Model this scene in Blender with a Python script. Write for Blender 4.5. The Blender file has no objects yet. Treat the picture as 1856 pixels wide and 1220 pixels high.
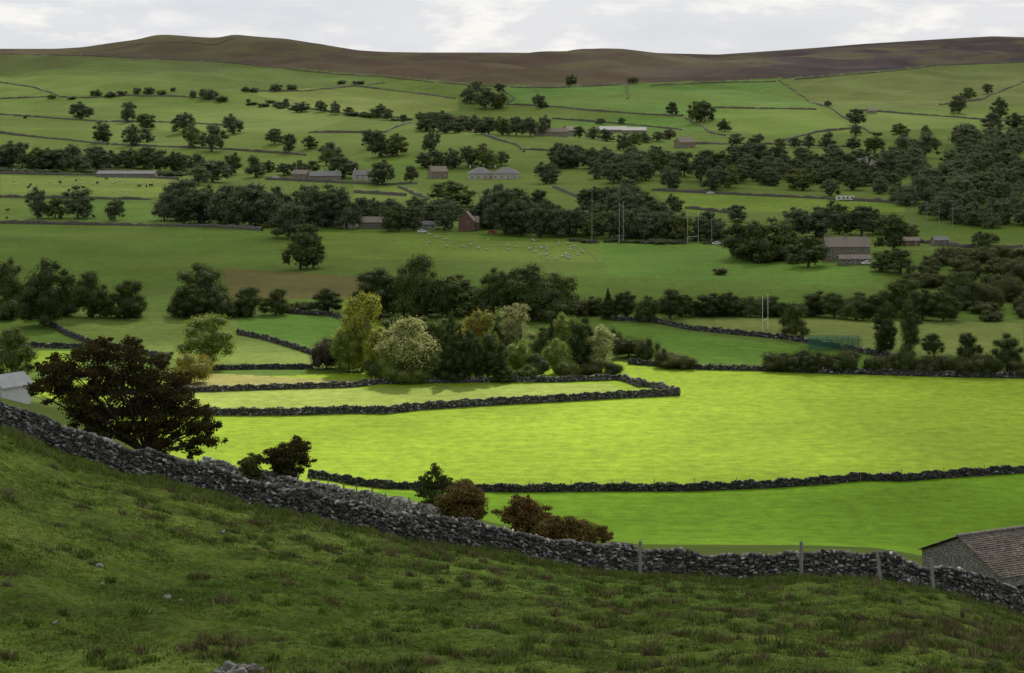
import bpy, math, random
import numpy as np
from mathutils import Vector, Matrix
rng=np.random.default_rng(7); random.seed(7)
F=3463.0; CX=928.0; HY=150.0; CAMZ=70.0
scene=bpy.context.scene
COL=scene.collection

# ------------------------------------------------------------------ terrain
cpx=np.array([-600,0,130,300,450,600,760,950,1160,1300,1450,1600,1700,1856,2300],float)
wpy=np.array([560,768,825,872,908,945,976,1010,1044,1050,1046,1050,1068,1118,1230],float)
fpy=np.array([640,707,737,822,862,885,915,958,985,985,985,990,1005,1000,1000],float)
z50=np.array([-13.5]+[-15.7]*12+[-15.9,-17.0])
skx=np.array([-600,0,100,150,200,250,280,300,330,350,385,400,425,445,480,520,580,650,700,760,900,1010,1040,1090,1130,1190,1300,1400,1480,1560,1700,1800,1856,2300],float)
sky=np.array([95,89,89,86,78,71,63,62,64,66,68,67,61,64,67,70,80,92,95,96,96,97,91,88,89,97,100,93,87,80,71,65,67,70],float)
PXG=np.arange(-600,2460.1,10.0)
DG=np.exp(np.linspace(math.log(2),math.log(7000),1500))
TAB=np.zeros((len(PXG),len(DG)))
for i,p in enumerate(PXG):
    w=np.interp(p,cpx,wpy); f=np.interp(p,cpx,fpy); a=np.interp(p,cpx,z50)
    zw=-(w-HY)/F*95; df=70*F/(f-HY)
    k=[(0,-1.7),(25,-9),(50,a),(95,zw)]
    t=min(max((p-1560)/140.0,0),1)
    lin=zw+(-70-zw)*(150-95)/(df-95)
    k.append((150,lin*(1-t)+(-41.8-max(0,p-1700)*0.005)*t))
    s=np.interp(p,skx,sky); zs=(HY-s)/F*4000
    k+=[(df,-70),(700,-70),(970,-69),(1300,-56),(1600,-46),(2000,-29),(2500,0),(3100,26+0.12*(zs-60)),(4000,zs+4),(4500,zs-10),(5500,zs-80),(7000,-60)]
    k=np.array(k)
    TAB[i]=np.interp(DG,k[:,0],k[:,1])
def blur(A,sig,ax):
    r=int(3*sig)+1; x=np.arange(-r,r+1); kk=np.exp(-x*x/(2*sig*sig)); kk/=kk.sum()
    P=np.pad(A,[(r,r) if j==ax else (0,0) for j in range(2)],mode='edge')
    return np.apply_along_axis(lambda v:np.convolve(v,kk,'valid'),ax,P)
TAB=blur(TAB,5,1); TAB=blur(TAB,.7,0)
L2=math.log(2); LST=(math.log(7000)-L2)/1499
def und(X,Y):
    n=(np.sin(X*1.9+Y*.7)+np.sin(Y*2.3-X*.9+1)+np.sin(X*.8+2)*1.4+np.sin(Y*1.1+X*.5)*1.2+np.sin(X*4.1+Y*3.3)*.5+np.sin(Y*5.2-X*3.1)*.5)
    m=np.sin(X*.031+Y*.012)+np.sin(Y*.027-X*.011+2)+.5*np.sin(X*.07+1)*np.sin(Y*.05)
    f=np.sin(X*.0123+Y*.005+1)+np.sin(Y*.0093+X*.004)+.6*np.sin(X*.023-Y*.016)+.4*np.sin(X*.04+Y*.03)
    an=np.interp(Y,[0,20,100,140],[.02,.055,.055,0])
    am=np.interp(Y,[250,320,520,620,900,1100],[0,.25,.35,.9,.9,0])
    af=np.interp(Y,[900,1300,3000,3600,3900],[0,2.6,6,5,0])
    return n*an+m*am+f*af
def zf(X,Y):
    X=np.asarray(X,float); Y=np.maximum(np.asarray(Y,float),2.001)
    p=np.clip((CX+F*X/Y+600)/10,0,len(PXG)-1.001); q=np.clip((np.log(Y)-L2)/LST,0,1498.99)
    i=p.astype(int); j=q.astype(int); a=p-i; b=q-j
    z=(TAB[i,j]*(1-a)*(1-b)+TAB[i+1,j]*a*(1-b)+TAB[i,j+1]*(1-a)*b+TAB[i+1,j+1]*a*b)
    return z+und(X,Y)+CAMZ
def pyof(px,d):
    X=(px-CX)/F*d
    return HY-(zf(X,d)-CAMZ)*F/d
def hit(px,py,dmin=240,dmax=4300):
    ds=DG[(DG>dmin)&(DG<dmax)]
    P=pyof(px,ds); k=np.where(P<=py)[0]
    if len(k)==0: d=ds[-1]
    else:
        k=k[0]
        if k==0: d=ds[0]
        else:
            t=(P[k-1]-py)/(P[k-1]-P[k]+1e-9); d=ds[k-1]+(ds[k]-ds[k-1])*t
    X=(px-CX)/F*d
    return float(X),float(d),float(zf(X,d))

# ------------------------------------------------------------------ helpers
def build(name,V,Fs,mats,mis=None,col=None,smooth=False):
    me=bpy.data.meshes.new(name)
    V=np.asarray(V,np.float32)
    me.vertices.add(len(V)); me.vertices.foreach_set('co',V.ravel())
    loops=np.concatenate([np.asarray(f,np.int32).ravel() for f in Fs])
    st=[];o=0
    for f in Fs:
        k=f.shape[1]; st.append(o+np.arange(len(f))*k); o+=len(f)*k
    st=np.concatenate(st).astype(np.int32)
    me.loops.add(len(loops)); me.loops.foreach_set('vertex_index',loops)
    me.polygons.add(len(st)); me.polygons.foreach_set('loop_start',st)
    for m in mats: me.materials.append(m)
    if mis is not None: me.polygons.foreach_set('material_index',np.concatenate(mis).astype(np.int32))
    me.update(calc_edges=True)
    if smooth: me.polygons.foreach_set('use_smooth',np.ones(len(st),bool))
    if col is not None:
        a=me.color_attributes.new('Col','FLOAT_COLOR','POINT')
        c=np.ones((len(V),4),np.float32); c[:,:3]=col; a.data.foreach_set('color',c.ravel())
    return me
class MB:
    def __init__(s): s.v=[];s.f=[];s.m=[]
    def box(s,c,d,mat=0,rz=0,top=(1,1)):
        b=len(s.v); ca,sa=math.cos(rz),math.sin(rz)
        for k in range(8):
            sx=1 if k&1 else -1; sy=1 if k&2 else -1; sz=1 if k&4 else -1
            tx,ty=top if sz>0 else (1,1)
            x=sx*d[0]/2*tx; y=sy*d[1]/2*ty
            s.v.append((c[0]+x*ca-y*sa,c[1]+x*sa+y*ca,c[2]+sz*d[2]/2))
        for f in [(0,2,3,1),(4,5,7,6),(0,1,5,4),(2,6,7,3),(0,4,6,2),(1,3,7,5)]:
            s.f.append(tuple(b+i for i in f)); s.m.append(mat)
    def tube(s,p0,p1,r0,r1,n=6,mat=0,cap=True):
        p0=Vector(p0);p1=Vector(p1); ax=(p1-p0).normalized()
        u=ax.orthogonal().normalized(); w=ax.cross(u); b=len(s.v)
        for p,r in((p0,r0),(p1,r1)):
            for i in range(n):
                a=2*math.pi*i/n; s.v.append(tuple(p+u*(r*math.cos(a))+w*(r*math.sin(a))))
        for i in range(n):
            j=(i+1)%n; s.f.append((b+i,b+j,b+n+j,b+n+i)); s.m.append(mat)
        if cap: s.f.append(tuple(b+n+i for i in range(n))); s.m.append(mat)
    def poly(s,pts,mat=0):
        b=len(s.v); s.v+= [tuple(p) for p in pts]; s.f.append(tuple(range(b,b+len(pts)))); s.m.append(mat)
    def ball(s,c,r,mat=0,nu=8,nv=6,jit=0):
        b=len(s.v)
        for i in range(nv+1):
            t=math.pi*i/nv
            for j in range(nu):
                a=2*math.pi*j/nu; q=1+random.uniform(-jit,jit)
                s.v.append((c[0]+r[0]*q*math.sin(t)*math.cos(a),c[1]+r[1]*q*math.sin(t)*math.sin(a),c[2]+r[2]*q*math.cos(t)))
        for i in range(nv):
            for j in range(nu):
                k=(j+1)%nu; s.f.append((b+i*nu+j,b+(i+1)*nu+j,b+(i+1)*nu+k,b+i*nu+k)); s.m.append(mat)
    def mesh(s,name,mats,smooth=False):
        me=bpy.data.meshes.new(name); me.from_pydata(s.v,[],s.f)
        for m in mats: me.materials.append(m)
        me.polygons.foreach_set('material_index',s.m)
        if smooth: me.polygons.foreach_set('use_smooth',[True]*len(s.f))
        me.update(); return me
def obj(name,data,loc=(0,0,0),rz=0,scale=(1,1,1),parent=None,label=None,cat=None,group=None,kind=None):
    o=bpy.data.objects.new(name,data); COL.objects.link(o)
    o.location=loc; o.rotation_euler=(0,0,rz); o.scale=scale
    if parent is not None: o.parent=parent
    if label: o['label']=label
    if cat: o['category']=cat
    if group: o['group']=group
    if kind: o['kind']=kind
    if data is None: o.empty_display_size=.5
    return o

# ------------------------------------------------------------------ materials
class NT:
    def __init__(s,name):
        s.m=bpy.data.materials.new(name); s.m.use_nodes=True; s.t=s.m.node_tree; s.t.nodes.clear()
        s.out=s.t.nodes.new('ShaderNodeOutputMaterial')
    def n(s,ty):
        return s.t.nodes.new(ty)
    def l(s,a,b): s.t.links.new(a,b)
def noise(N,vec,scale,detail=4,rough=.6):
    x=N.n('ShaderNodeTexNoise'); x.inputs['Scale'].default_value=scale; x.inputs['Detail'].default_value=detail; x.inputs['Roughness'].default_value=rough
    if vec is not None: N.l(vec,x.inputs['Vector'])
    return x.outputs['Fac']
def mrange(N,v,a,b,c,d):
    x=N.n('ShaderNodeMapRange'); N.l(v,x.inputs[0])
    for i,q in enumerate((a,b,c,d)): x.inputs[i+1].default_value=q
    return x.outputs[0]
def mathn(N,op,a,b):
    x=N.n('ShaderNodeMath'); x.operation=op
    for i,q in enumerate((a,b)):
        if isinstance(q,(int,float)): x.inputs[i].default_value=q
        else: N.l(q,x.inputs[i])
    return x.outputs[0]
def mixc(N,f,a,b,bt='MIX'):
    x=N.n('ShaderNodeMix'); x.data_type='RGBA'; x.blend_type=bt
    for k,q in((0,f),(6,a),(7,b)):
        if isinstance(q,(int,float)): x.inputs[k].default_value=q
        elif isinstance(q,tuple): x.inputs[k].default_value=q+(1,)
        else: N.l(q,x.inputs[k])
    return x.outputs[2]
def scalecol(N,c,f):
    x=N.n('ShaderNodeVectorMath'); x.operation='SCALE'; N.l(c,x.inputs[0]); N.l(f,x.inputs['Scale']); return x.outputs[0]

def simple(name,c1,c2=None,scale=3.0,rough=.85,bump=0,coord='Object'):
    N=NT(name); tc=N.n('ShaderNodeTexCoord'); b=N.n('ShaderNodeBsdfPrincipled'); b.inputs['Roughness'].default_value=rough
    b.inputs['Specular IOR Level'].default_value=.25
    c2=c2 or tuple(x*.75 for x in c1)
    f=noise(N,tc.outputs[coord],scale); fr=mrange(N,f,.35,.65,0,1)
    N.l(mixc(N,fr,c1,c2),b.inputs['Base Color'])
    if bump:
        bn=N.n('ShaderNodeBump'); bn.inputs['Strength'].default_value=bump; N.l(f,bn.inputs['Height']); N.l(bn.outputs[0],b.inputs['Normal'])
    N.l(b.outputs[0],N.out.inputs[0]); return N.m
def leafmat(name,c1,c2,scale=.35,trans=.35,var=.8,isl=.5):
    N=NT(name); g=N.n('ShaderNodeNewGeometry'); oi=N.n('ShaderNodeObjectInfo')
    f=noise(N,g.outputs['Position'],scale,3); fr=mrange(N,f,.35,.65,0,1)
    c=mixc(N,fr,c1,c2)
    r=mrange(N,oi.outputs['Random'],0,1,1-var/2,1+var/2)
    ri=mrange(N,g.outputs['Random Per Island'],0,1,1-isl,1+isl)
    c=scalecol(N,c,mathn(N,'MULTIPLY',r,ri))
    d=N.n('ShaderNodeBsdfDiffuse'); t=N.n('ShaderNodeBsdfTranslucent'); N.l(c,d.inputs[0]); N.l(c,t.inputs[0])
    mx=N.n('ShaderNodeMixShader'); mx.inputs[0].default_value=trans; N.l(d.outputs[0],mx.inputs[1]); N.l(t.outputs[0],mx.inputs[2])
    N.l(mx.outputs[0],N.out.inputs[0]); return N.m
def colmat(name,scale=4,lo=.7,hi=1.3,rough=.9,bump=.3,spec=.2):
    N=NT(name); at=N.n('ShaderNodeAttribute'); at.attribute_name='Col'; g=N.n('ShaderNodeNewGeometry')
    f=noise(N,g.outputs['Position'],scale,4)
    c=scalecol(N,at.outputs['Color'],mrange(N,f,.3,.7,lo,hi))
    b=N.n('ShaderNodeBsdfPrincipled'); b.inputs['Roughness'].default_value=rough; b.inputs['Specular IOR Level'].default_value=spec
    N.l(c,b.inputs['Base Color'])
    if bump:
        bn=N.n('ShaderNodeBump'); bn.inputs['Strength'].default_value=bump; bn.inputs['Distance'].default_value=.05; N.l(f,bn.inputs['Height']); N.l(bn.outputs[0],b.inputs['Normal'])
    N.l(b.outputs[0],N.out.inputs[0]); return N.m

M_bark=simple('bark',(.05,.04,.03),(.09,.075,.06),6)
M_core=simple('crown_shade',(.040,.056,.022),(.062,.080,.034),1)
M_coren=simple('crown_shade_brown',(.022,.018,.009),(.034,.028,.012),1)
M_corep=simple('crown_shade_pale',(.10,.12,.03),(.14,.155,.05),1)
LM={
 'b':leafmat('leaf_dark_green',(.062,.090,.026),(.115,.142,.040),.2),
 'bf':leafmat('leaf_far_hazed',(.078,.102,.058),(.138,.160,.085),.09,.35,.7,.35),  # distance haze put into the leaf colour: paler, bluer green
 'n':leafmat('leaf_near_brown',(.070,.046,.020),(.062,.064,.020),.7,.4),
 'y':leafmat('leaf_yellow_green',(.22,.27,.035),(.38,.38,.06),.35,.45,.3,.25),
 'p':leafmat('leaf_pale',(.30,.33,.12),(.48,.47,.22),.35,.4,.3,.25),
 'g':leafmat('leaf_mid_green',(.14,.21,.035),(.29,.35,.08),.35,.45,.4,.3),
 'r':leafmat('leaf_russet',(.19,.105,.042),(.14,.135,.035),.8),
 'c':leafmat('needle_dark',(.034,.054,.016),(.062,.090,.026)),
 'k':leafmat('leaf_olive',(.080,.115,.026),(.145,.165,.042),.2),
 'o':leafmat('leaf_autumn',(.34,.25,.045),(.17,.20,.035),.25,.45,.3,.3),
 'm':leafmat('leaf_purple',(.08,.045,.045),(.11,.065,.06)),
 's':leafmat('leaf_scrub',(.064,.080,.024),(.12,.12,.042)),
}
# ground
N=NT('pasture_ground'); at=N.n('ShaderNodeAttribute'); at.attribute_name='Col'; g=N.n('ShaderNodeNewGeometry')
sx=N.n('ShaderNodeSeparateXYZ'); N.l(g.outputs['Position'],sx.inputs[0])
n1=noise(N,g.outputs['Position'],.02,5,.6); n2=noise(N,g.outputs['Position'],.35,5,.65); n3=noise(N,g.outputs['Position'],4,3,.7)
mp=N.n('ShaderNodeMapping'); mp.inputs['Scale'].default_value=(.045,.75,.1); mp.inputs['Rotation'].default_value=(0,0,.06); N.l(g.outputs['Position'],mp.inputs[0])
n4=noise(N,mp.outputs[0],1,6,.75)
n5=noise(N,g.outputs['Position'],.0065,5,.65)
near=mrange(N,sx.outputs[1],90,260,1,0)
k1=mrange(N,n1,.3,.7,.80,1.20)
k2=mathn(N,'ADD',1,mathn(N,'MULTIPLY',mathn(N,'SUBTRACT',n2,.5),mrange(N,sx.outputs[1],90,260,2.6,1.1)))
k3=mathn(N,'ADD',1,mathn(N,'MULTIPLY',mathn(N,'SUBTRACT',n3,.5),mrange(N,sx.outputs[1],90,260,2.4,1.2)))
k4=mrange(N,n4,.3,.7,.86,1.14)
kk=mathn(N,'MULTIPLY',mathn(N,'MULTIPLY',k1,k2),mathn(N,'MULTIPLY',k3,k4))
c=scalecol(N,at.outputs['Color'],kk)
straw=mathn(N,'MULTIPLY',mrange(N,n2,.56,.74,0,.5),near)
c=mixc(N,straw,c,(.12,.10,.036))
far=mathn(N,'MULTIPLY',mathn(N,'MULTIPLY',mrange(N,sx.outputs[1],520,900,0,.36),mrange(N,sx.outputs[1],2300,2900,1,0)),mrange(N,n5,.45,.6,0,1))
c=mixc(N,far,c,(.155,.185,.048))
moorf=mathn(N,'MULTIPLY',mrange(N,sx.outputs[1],2800,3200,0,.75),mrange(N,n5,.46,.56,0,1)); c=mixc(N,moorf,c,(.095,.092,.045))
moorg=mathn(N,'MULTIPLY',mrange(N,sx.outputs[1],2800,3200,0,.6),mrange(N,n1,.5,.62,0,1)); c=mixc(N,moorg,c,(.055,.042,.046))
b=N.n('ShaderNodeBsdfPrincipled'); b.inputs['Roughness'].default_value=1; b.inputs['Specular IOR Level'].default_value=.05
N.l(c,b.inputs['Base Color'])
bn=N.n('ShaderNodeBump'); bn.inputs['Strength'].default_value=.8; bn.inputs['Distance'].default_value=.12
N.l(mathn(N,'ADD',n3,mathn(N,'MULTIPLY',n2,2)),bn.inputs['Height']); N.l(bn.outputs[0],b.inputs['Normal'])
N.l(b.outputs[0],N.out.inputs[0]); M_ground=N.m
M_stone=colmat('limestone',6,.55,1.35,.9,.5)
M_grass=colmat('grass_blade',1,.8,1.2,.8,0)
M_stonefar=simple('wall_stone_weathered',(.06,.057,.048),(.13,.125,.105),1.2)
M_wood=simple('weathered_wood',(.20,.18,.15),(.30,.28,.24),8)
M_white=simple('white_paint',(.62,.62,.60),(.52,.52,.5),2,.5)
M_glass=simple('window_glass',(.03,.035,.04),(.05,.055,.06),1,.15)
M_slate=simple('stone_slate',(.15,.13,.11),(.21,.185,.155),1.5)
M_slateg=simple('grey_slate',(.13,.135,.14),(.19,.195,.20),1.2)
M_lroof=simple('pale_sheet_roof',(.30,.31,.31),(.36,.36,.36),.6)
M_sand=simple('sandstone',(.15,.13,.10),(.22,.19,.145),.9)
M_grey=simple('grey_stone',(.13,.125,.11),(.21,.20,.175),1.3,bump=.4)
M_red=simple('red_brick',(.15,.08,.06),(.19,.11,.085),1.5)
M_rend=simple('cream_render',(.34,.32,.28),(.42,.40,.35),.6)
M_wool=simple('sheep_wool',(.52,.50,.44),(.42,.40,.35),6)
M_dark=simple('dark_hide',(.02,.018,.016),(.035,.03,.026),3)
M_tyre=simple('tyre_rubber',(.02,.02,.02),(.03,.03,.03),4)

# ------------------------------------------------------------------ ground sheet
pxs=np.concatenate([np.linspace(-560,-60,60)[:-1],np.linspace(-60,1916,470),np.linspace(1916,2400,50)[1:]])
ds=np.concatenate([np.linspace(2.5,45,16)[:-1],np.linspace(45,100,200)[:-1],np.linspace(100,290,70)[:-1],np.linspace(290,520,150)[:-1],
   np.geomspace(520,1000,170)[:-1],np.geomspace(1000,4050,300)[:-1],np.geomspace(4050,6900,18)])
PX,D=np.meshgrid(pxs,ds); X=(PX-CX)/F*D; Z=zf(X,D); PY=HY-(Z-CAMZ)*F/D
def inpoly(px,py,poly):
    r=np.zeros(px.shape,bool); n=len(poly); j=n-1
    for i in range(n):
        xi,yi=poly[i]; xj,yj=poly[j]
        c=((yi>py)!=(yj>py))&(px<(xj-xi)*(py-yi)/(yj-yi+1e-9)+xi); r^=c; j=i
    return r
C=np.zeros(PX.shape+(3,)); C[:]=(.085,.142,.022)
DF=70*F/(np.interp(PX,cpx,fpy)-HY)
def reg(mask,c): C[mask]=c
reg(PY<410,(.095,.148,.030)); 
moor=np.interp(PX,[-600,0,300,560,700,860,1000,1400,1500,1700,1856,2400],[95,98,106,126,138,152,156,143,137,118,112,112])
polys=[
 ([(0,100),(380,112),(560,132),(720,146),(640,155),(560,164),(440,166),(100,130)],(.095,.145,.035)),
 ([(440,166),(640,156),(830,178),(830,200),(740,214),(560,196)],(.15,.195,.05)),
 ([(0,185),(430,190),(640,212),(560,240),(0,235)],(.115,.17,.040)),
 ([(0,266),(560,280),(760,290),(760,320),(330,322),(0,300)],(.10,.16,.03)),
 ([(920,158),(1136,153),(1136,180),(1240,208),(1100,200),(920,190)],(.085,.165,.034)),
 ([(1136,153),(1410,146),(1480,196),(1290,195),(1240,208),(1136,180)],(.090,.168,.034)),
 ([(1000,205),(1240,212),(1280,240),(1000,235)],(.08,.15,.028)),
 ([(1280,196),(1480,198),(1560,240),(1330,244)],(.11,.18,.034)),
 ([(1420,142),(1856,114),(1856,190),(1600,198),(1480,185)],(.11,.14,.042)),
 ([(0,318),(330,326),(290,358),(0,354)],(.14,.195,.04)),
 ([(0,364),(270,366),(280,402),(0,402)],(.10,.17,.032)),
 ([(640,335),(760,340),(740,365),(640,360)],(.14,.20,.038)),
 ([(1180,346),(1640,362),(1640,385),(1250,385)],(.13,.21,.03)),
 ([(560,420),(1100,432),(1090,476),(600,468)],(.11,.172,.028)),
 ([(1090,440),(1330,438),(1600,500),(1560,520),(1100,500)],(.088,.168,.024)),
 ([(0,410),(480,418),(520,470),(0,470)],(.080,.145,.022)),
 ([(400,486),(640,500),(700,540),(420,545)],(.105,.098,.032)),
 ([(100,560),(430,570),(560,640),(300,650),(110,600)],(.125,.178,.036)),
 ([(430,572),(640,566),(640,590),(600,640),(530,630),(430,600)],(.09,.18,.026)),
 ([(400,640),(600,640),(640,668),(380,668)],(.14,.19,.036)),
 ([(1110,585),(1640,655),(1640,668),(1140,655)],(.095,.185,.022)),
 ([(1200,575),(1856,585),(1856,645),(1640,645),(1330,605)],(.15,.188,.045)),
]
for p,c in polys: reg(inpoly(PX,PY,p)&(D>430),c)
mm=(PY<moor)&(D>1500)
reg(mm,(.078,.056,.040))
w=np.clip((PX-1100)/350,0,1)[...,None]
C[mm]=(C*(1-w)+np.array((.046,.035,.040))*w)[mm]
reg(mm&(PX>80)&(PX<620)&(PY<100-(np.abs(PX-350)*.02)),(.078,.072,.038))
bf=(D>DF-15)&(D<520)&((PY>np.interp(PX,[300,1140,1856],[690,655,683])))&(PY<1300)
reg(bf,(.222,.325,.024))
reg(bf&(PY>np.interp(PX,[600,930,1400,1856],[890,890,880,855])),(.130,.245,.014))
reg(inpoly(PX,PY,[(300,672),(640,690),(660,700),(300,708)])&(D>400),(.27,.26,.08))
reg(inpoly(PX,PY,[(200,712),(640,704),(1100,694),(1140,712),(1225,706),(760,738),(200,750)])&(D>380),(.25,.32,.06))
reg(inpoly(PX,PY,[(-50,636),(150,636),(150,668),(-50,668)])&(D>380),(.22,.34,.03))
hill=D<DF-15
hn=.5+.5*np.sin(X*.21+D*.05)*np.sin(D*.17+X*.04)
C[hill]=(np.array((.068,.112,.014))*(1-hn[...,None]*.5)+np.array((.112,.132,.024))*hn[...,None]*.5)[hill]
V=np.stack([X,D,Z],-1).reshape(-1,3)
nr,nc=PX.shape; ii=np.arange(nr*nc).reshape(nr,nc)
Q=np.stack([ii[:-1,:-1],ii[:-1,1:],ii[1:,1:],ii[1:,:-1]],-1).reshape(-1,4)
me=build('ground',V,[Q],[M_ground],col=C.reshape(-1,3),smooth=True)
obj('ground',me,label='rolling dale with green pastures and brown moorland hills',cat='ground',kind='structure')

# ------------------------------------------------------------------ leaves / trees
def unit(n,r=rng):
    v=r.normal(size=(n,3)); return v/np.linalg.norm(v,axis=1,keepdims=True)
def leafq(P,Nn,size):
    n=len(P); a=unit(n); t=np.cross(Nn,a); t/=np.linalg.norm(t,axis=1,keepdims=True)+1e-9; b=np.cross(Nn,t)
    s=(size*rng.uniform(.6,1.35,n))[:,None]*.5; s2=s*rng.uniform(.5,.9,(n,1))
    V=np.stack([P-t*s-b*s2*.4,P+b*s2*-1.0,P+t*s,P+b*s2],1).reshape(-1,3)
    return V,np.arange(4*n).reshape(n,4)
def ico():
    t=(1+5**.5)/2
    v=np.array([(-1,t,0),(1,t,0),(-1,-t,0),(1,-t,0),(0,-1,t),(0,1,t),(0,-1,-t),(0,1,-t),(t,0,-1),(t,0,1),(-t,0,-1),(-t,0,1)],float)
    v/=np.linalg.norm(v[0])
    f=[(0,11,5),(0,5,1),(0,1,7),(0,7,10),(0,10,11),(1,5,9),(5,11,4),(11,10,2),(10,7,6),(7,1,8),(3,9,4),(3,4,2),(3,2,6),(3,6,8),(3,8,9),(4,9,5),(2,4,11),(6,2,10),(8,6,7),(9,8,1)]
    return v,np.array(f)
IV,IF=ico()
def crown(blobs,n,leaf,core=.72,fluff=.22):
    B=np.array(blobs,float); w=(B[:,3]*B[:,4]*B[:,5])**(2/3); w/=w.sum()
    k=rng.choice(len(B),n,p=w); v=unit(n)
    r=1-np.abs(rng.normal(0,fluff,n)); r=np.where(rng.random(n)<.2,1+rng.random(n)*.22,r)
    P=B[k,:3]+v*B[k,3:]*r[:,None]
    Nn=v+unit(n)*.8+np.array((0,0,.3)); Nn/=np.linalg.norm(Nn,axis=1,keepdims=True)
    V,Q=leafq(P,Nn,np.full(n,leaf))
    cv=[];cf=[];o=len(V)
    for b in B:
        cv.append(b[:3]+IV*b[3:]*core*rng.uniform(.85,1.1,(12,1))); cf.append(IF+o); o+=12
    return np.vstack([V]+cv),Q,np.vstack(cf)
def proto_blobs(kind,rs):
    B=[]
    if kind=='cone':
        for z,r in ((.12,.42),(.26,.42),(.40,.36),(.53,.30),(.66,.23),(.77,.17),(.87,.11),(.95,.05)):
            m=max(3,int(r*16))
            for i in range(m):
                a=6.28*i/m+rs.random(); q=r*rs.uniform(.4,.75); B.append((q*math.cos(a),q*math.sin(a),z+rs.uniform(-.03,.03),r*.5,r*.5,.085))
    elif kind=='column':
        for i in range(24):
            z=.10+.8*i/23; r=.42*math.sin(math.pi*min(1,(1.02-z)*.93))**.55+.02
            a=rs.random()*6.28; q=r*rs.uniform(.4,.85); B.append((q*math.cos(a),q*math.sin(a),z,rs.uniform(.13,.21),rs.uniform(.13,.21),rs.uniform(.06,.11)))
        B.append((0,0,.93,.10,.10,.07)); B.append((0,0,.48,.32,.32,.36))
    elif kind=='bush':
        for i in range(18):
            a=rs.random()*6.28; q=.38*rs.random()**.5; B.append((q*math.cos(a),q*math.sin(a),.16+.60*rs.random()*(1-q),rs.uniform(.14,.22),rs.uniform(.14,.22),rs.uniform(.18,.28)))
        B.append((0,0,.35,.36,.36,.36))
    elif kind=='round':
        B.append((0,0,.48,.44,.44,.44))
        for i in range(22):
            v=rs.normal(size=3); v/=np.linalg.norm(v); B.append((v[0]*.34,v[1]*.34,.50+v[2]*.36,.15,.15,.15))
    else:
        low=rs.uniform(-.05,.04); asym=rs.uniform(-.12,.12); pt=rs.uniform(1.3,3.2)
        for i in range(32):
            v=rs.normal(size=3); v/=np.linalg.norm(v); q=rs.uniform(.65,1.05)
            hr=math.sqrt(max(0,1-abs(v[2])**(pt if v[2]>0 else 6))); a=rs.random()*6.28
            z=.46+low*.5+v[2]*(.42-low*.5 if v[2]>0 else .37)*q; wv=.39*hr*q
            r=rs.uniform(.07,.16)
            B.append((math.cos(a)*wv+asym*z,math.sin(a)*wv,max(z,r*.7+max(0,low)),r*1.15,r*1.15,r*.85))
        B.append((0,0,.42+low*.4,.36,.36,.35)); B.append((asym*.7,0,.70,.23,.23,.19))
        B.append((asym+rs.uniform(-.12,.12),0,.88,.12,.12,.09))
    return B
def trunk_mb(B,rs,h0=.45,r=.03):
    m=MB(); m.tube((0,0,-.03),(0.01,0,.2),r*1.3,r,7); m.tube((0.01,0,.2),(0,.01,h0),r,r*.7,7)
    for b in [B[i] for i in rs.choice(len(B),min(7,len(B)),replace=False)]:
        s=(0,0,rs.uniform(.18,h0)); mid=(b[0]*.5,b[1]*.5,(s[2]+b[2])*.52)
        m.tube(s,mid,r*.55,r*.35,5); m.tube(mid,b[:3],r*.35,r*.12,5)
    return m
PROTO={}
def getproto(shape,mat,lod,var):
    key=(shape,mat,lod,var)
    if key in PROTO: return PROTO[key]
    rs=np.random.default_rng(sum(map(ord,shape))*7+var*13)
    B=proto_blobs(shape,rs); n,leaf={'mid':(8500,.028),'far':(1700,.052)}[lod]
    V,Q,T=crown(B,n,leaf,core=.68 if shape!='round' else .8,fluff=.22)
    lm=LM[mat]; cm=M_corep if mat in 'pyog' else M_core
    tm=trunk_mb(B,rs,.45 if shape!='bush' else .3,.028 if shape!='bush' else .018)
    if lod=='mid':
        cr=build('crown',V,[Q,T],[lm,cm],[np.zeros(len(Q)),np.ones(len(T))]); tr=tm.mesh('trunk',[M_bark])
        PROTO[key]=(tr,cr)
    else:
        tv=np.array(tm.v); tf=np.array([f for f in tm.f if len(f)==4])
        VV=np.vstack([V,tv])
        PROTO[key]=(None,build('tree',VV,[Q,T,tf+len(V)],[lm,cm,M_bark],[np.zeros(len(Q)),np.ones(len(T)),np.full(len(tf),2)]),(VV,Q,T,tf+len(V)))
    return PROTO[key]
NM={'dome':('broadleaf_tree','tree'),'cone':('conifer_tree','tree'),'column':('tall_tree','tree'),'bush':('shrub','shrub'),'round':('clipped_tree','tree')}
LB={'b':'dark green broadleaf tree standing in the pasture','bf':'distant dark broadleaf tree on the valley pasture','y':'tall yellow-green tree in the farmstead copse',
 'p':'pale silvery-leaved tree catching the sun','g':'sunlit mid-green round-crowned tree by the wall','r':'russet brown shrub growing behind the stone wall','c':'dark green conifer with dense needles',
 'k':'olive green broadleaf tree in the copse','o':'tree turning autumn yellow in the copse','m':'dark purple-leaved shrub at the copse edge','s':'low dark scrub bush beside the field boundary','n':'dark shrub beside the stone wall'}
SETSH={'b':'dome','y':'column','p':'dome','g':'dome','r':'bush','c':'cone','o':'dome','m':'bush','s':'bush','n':'bush','k':'dome'}
cnt=0
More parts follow.
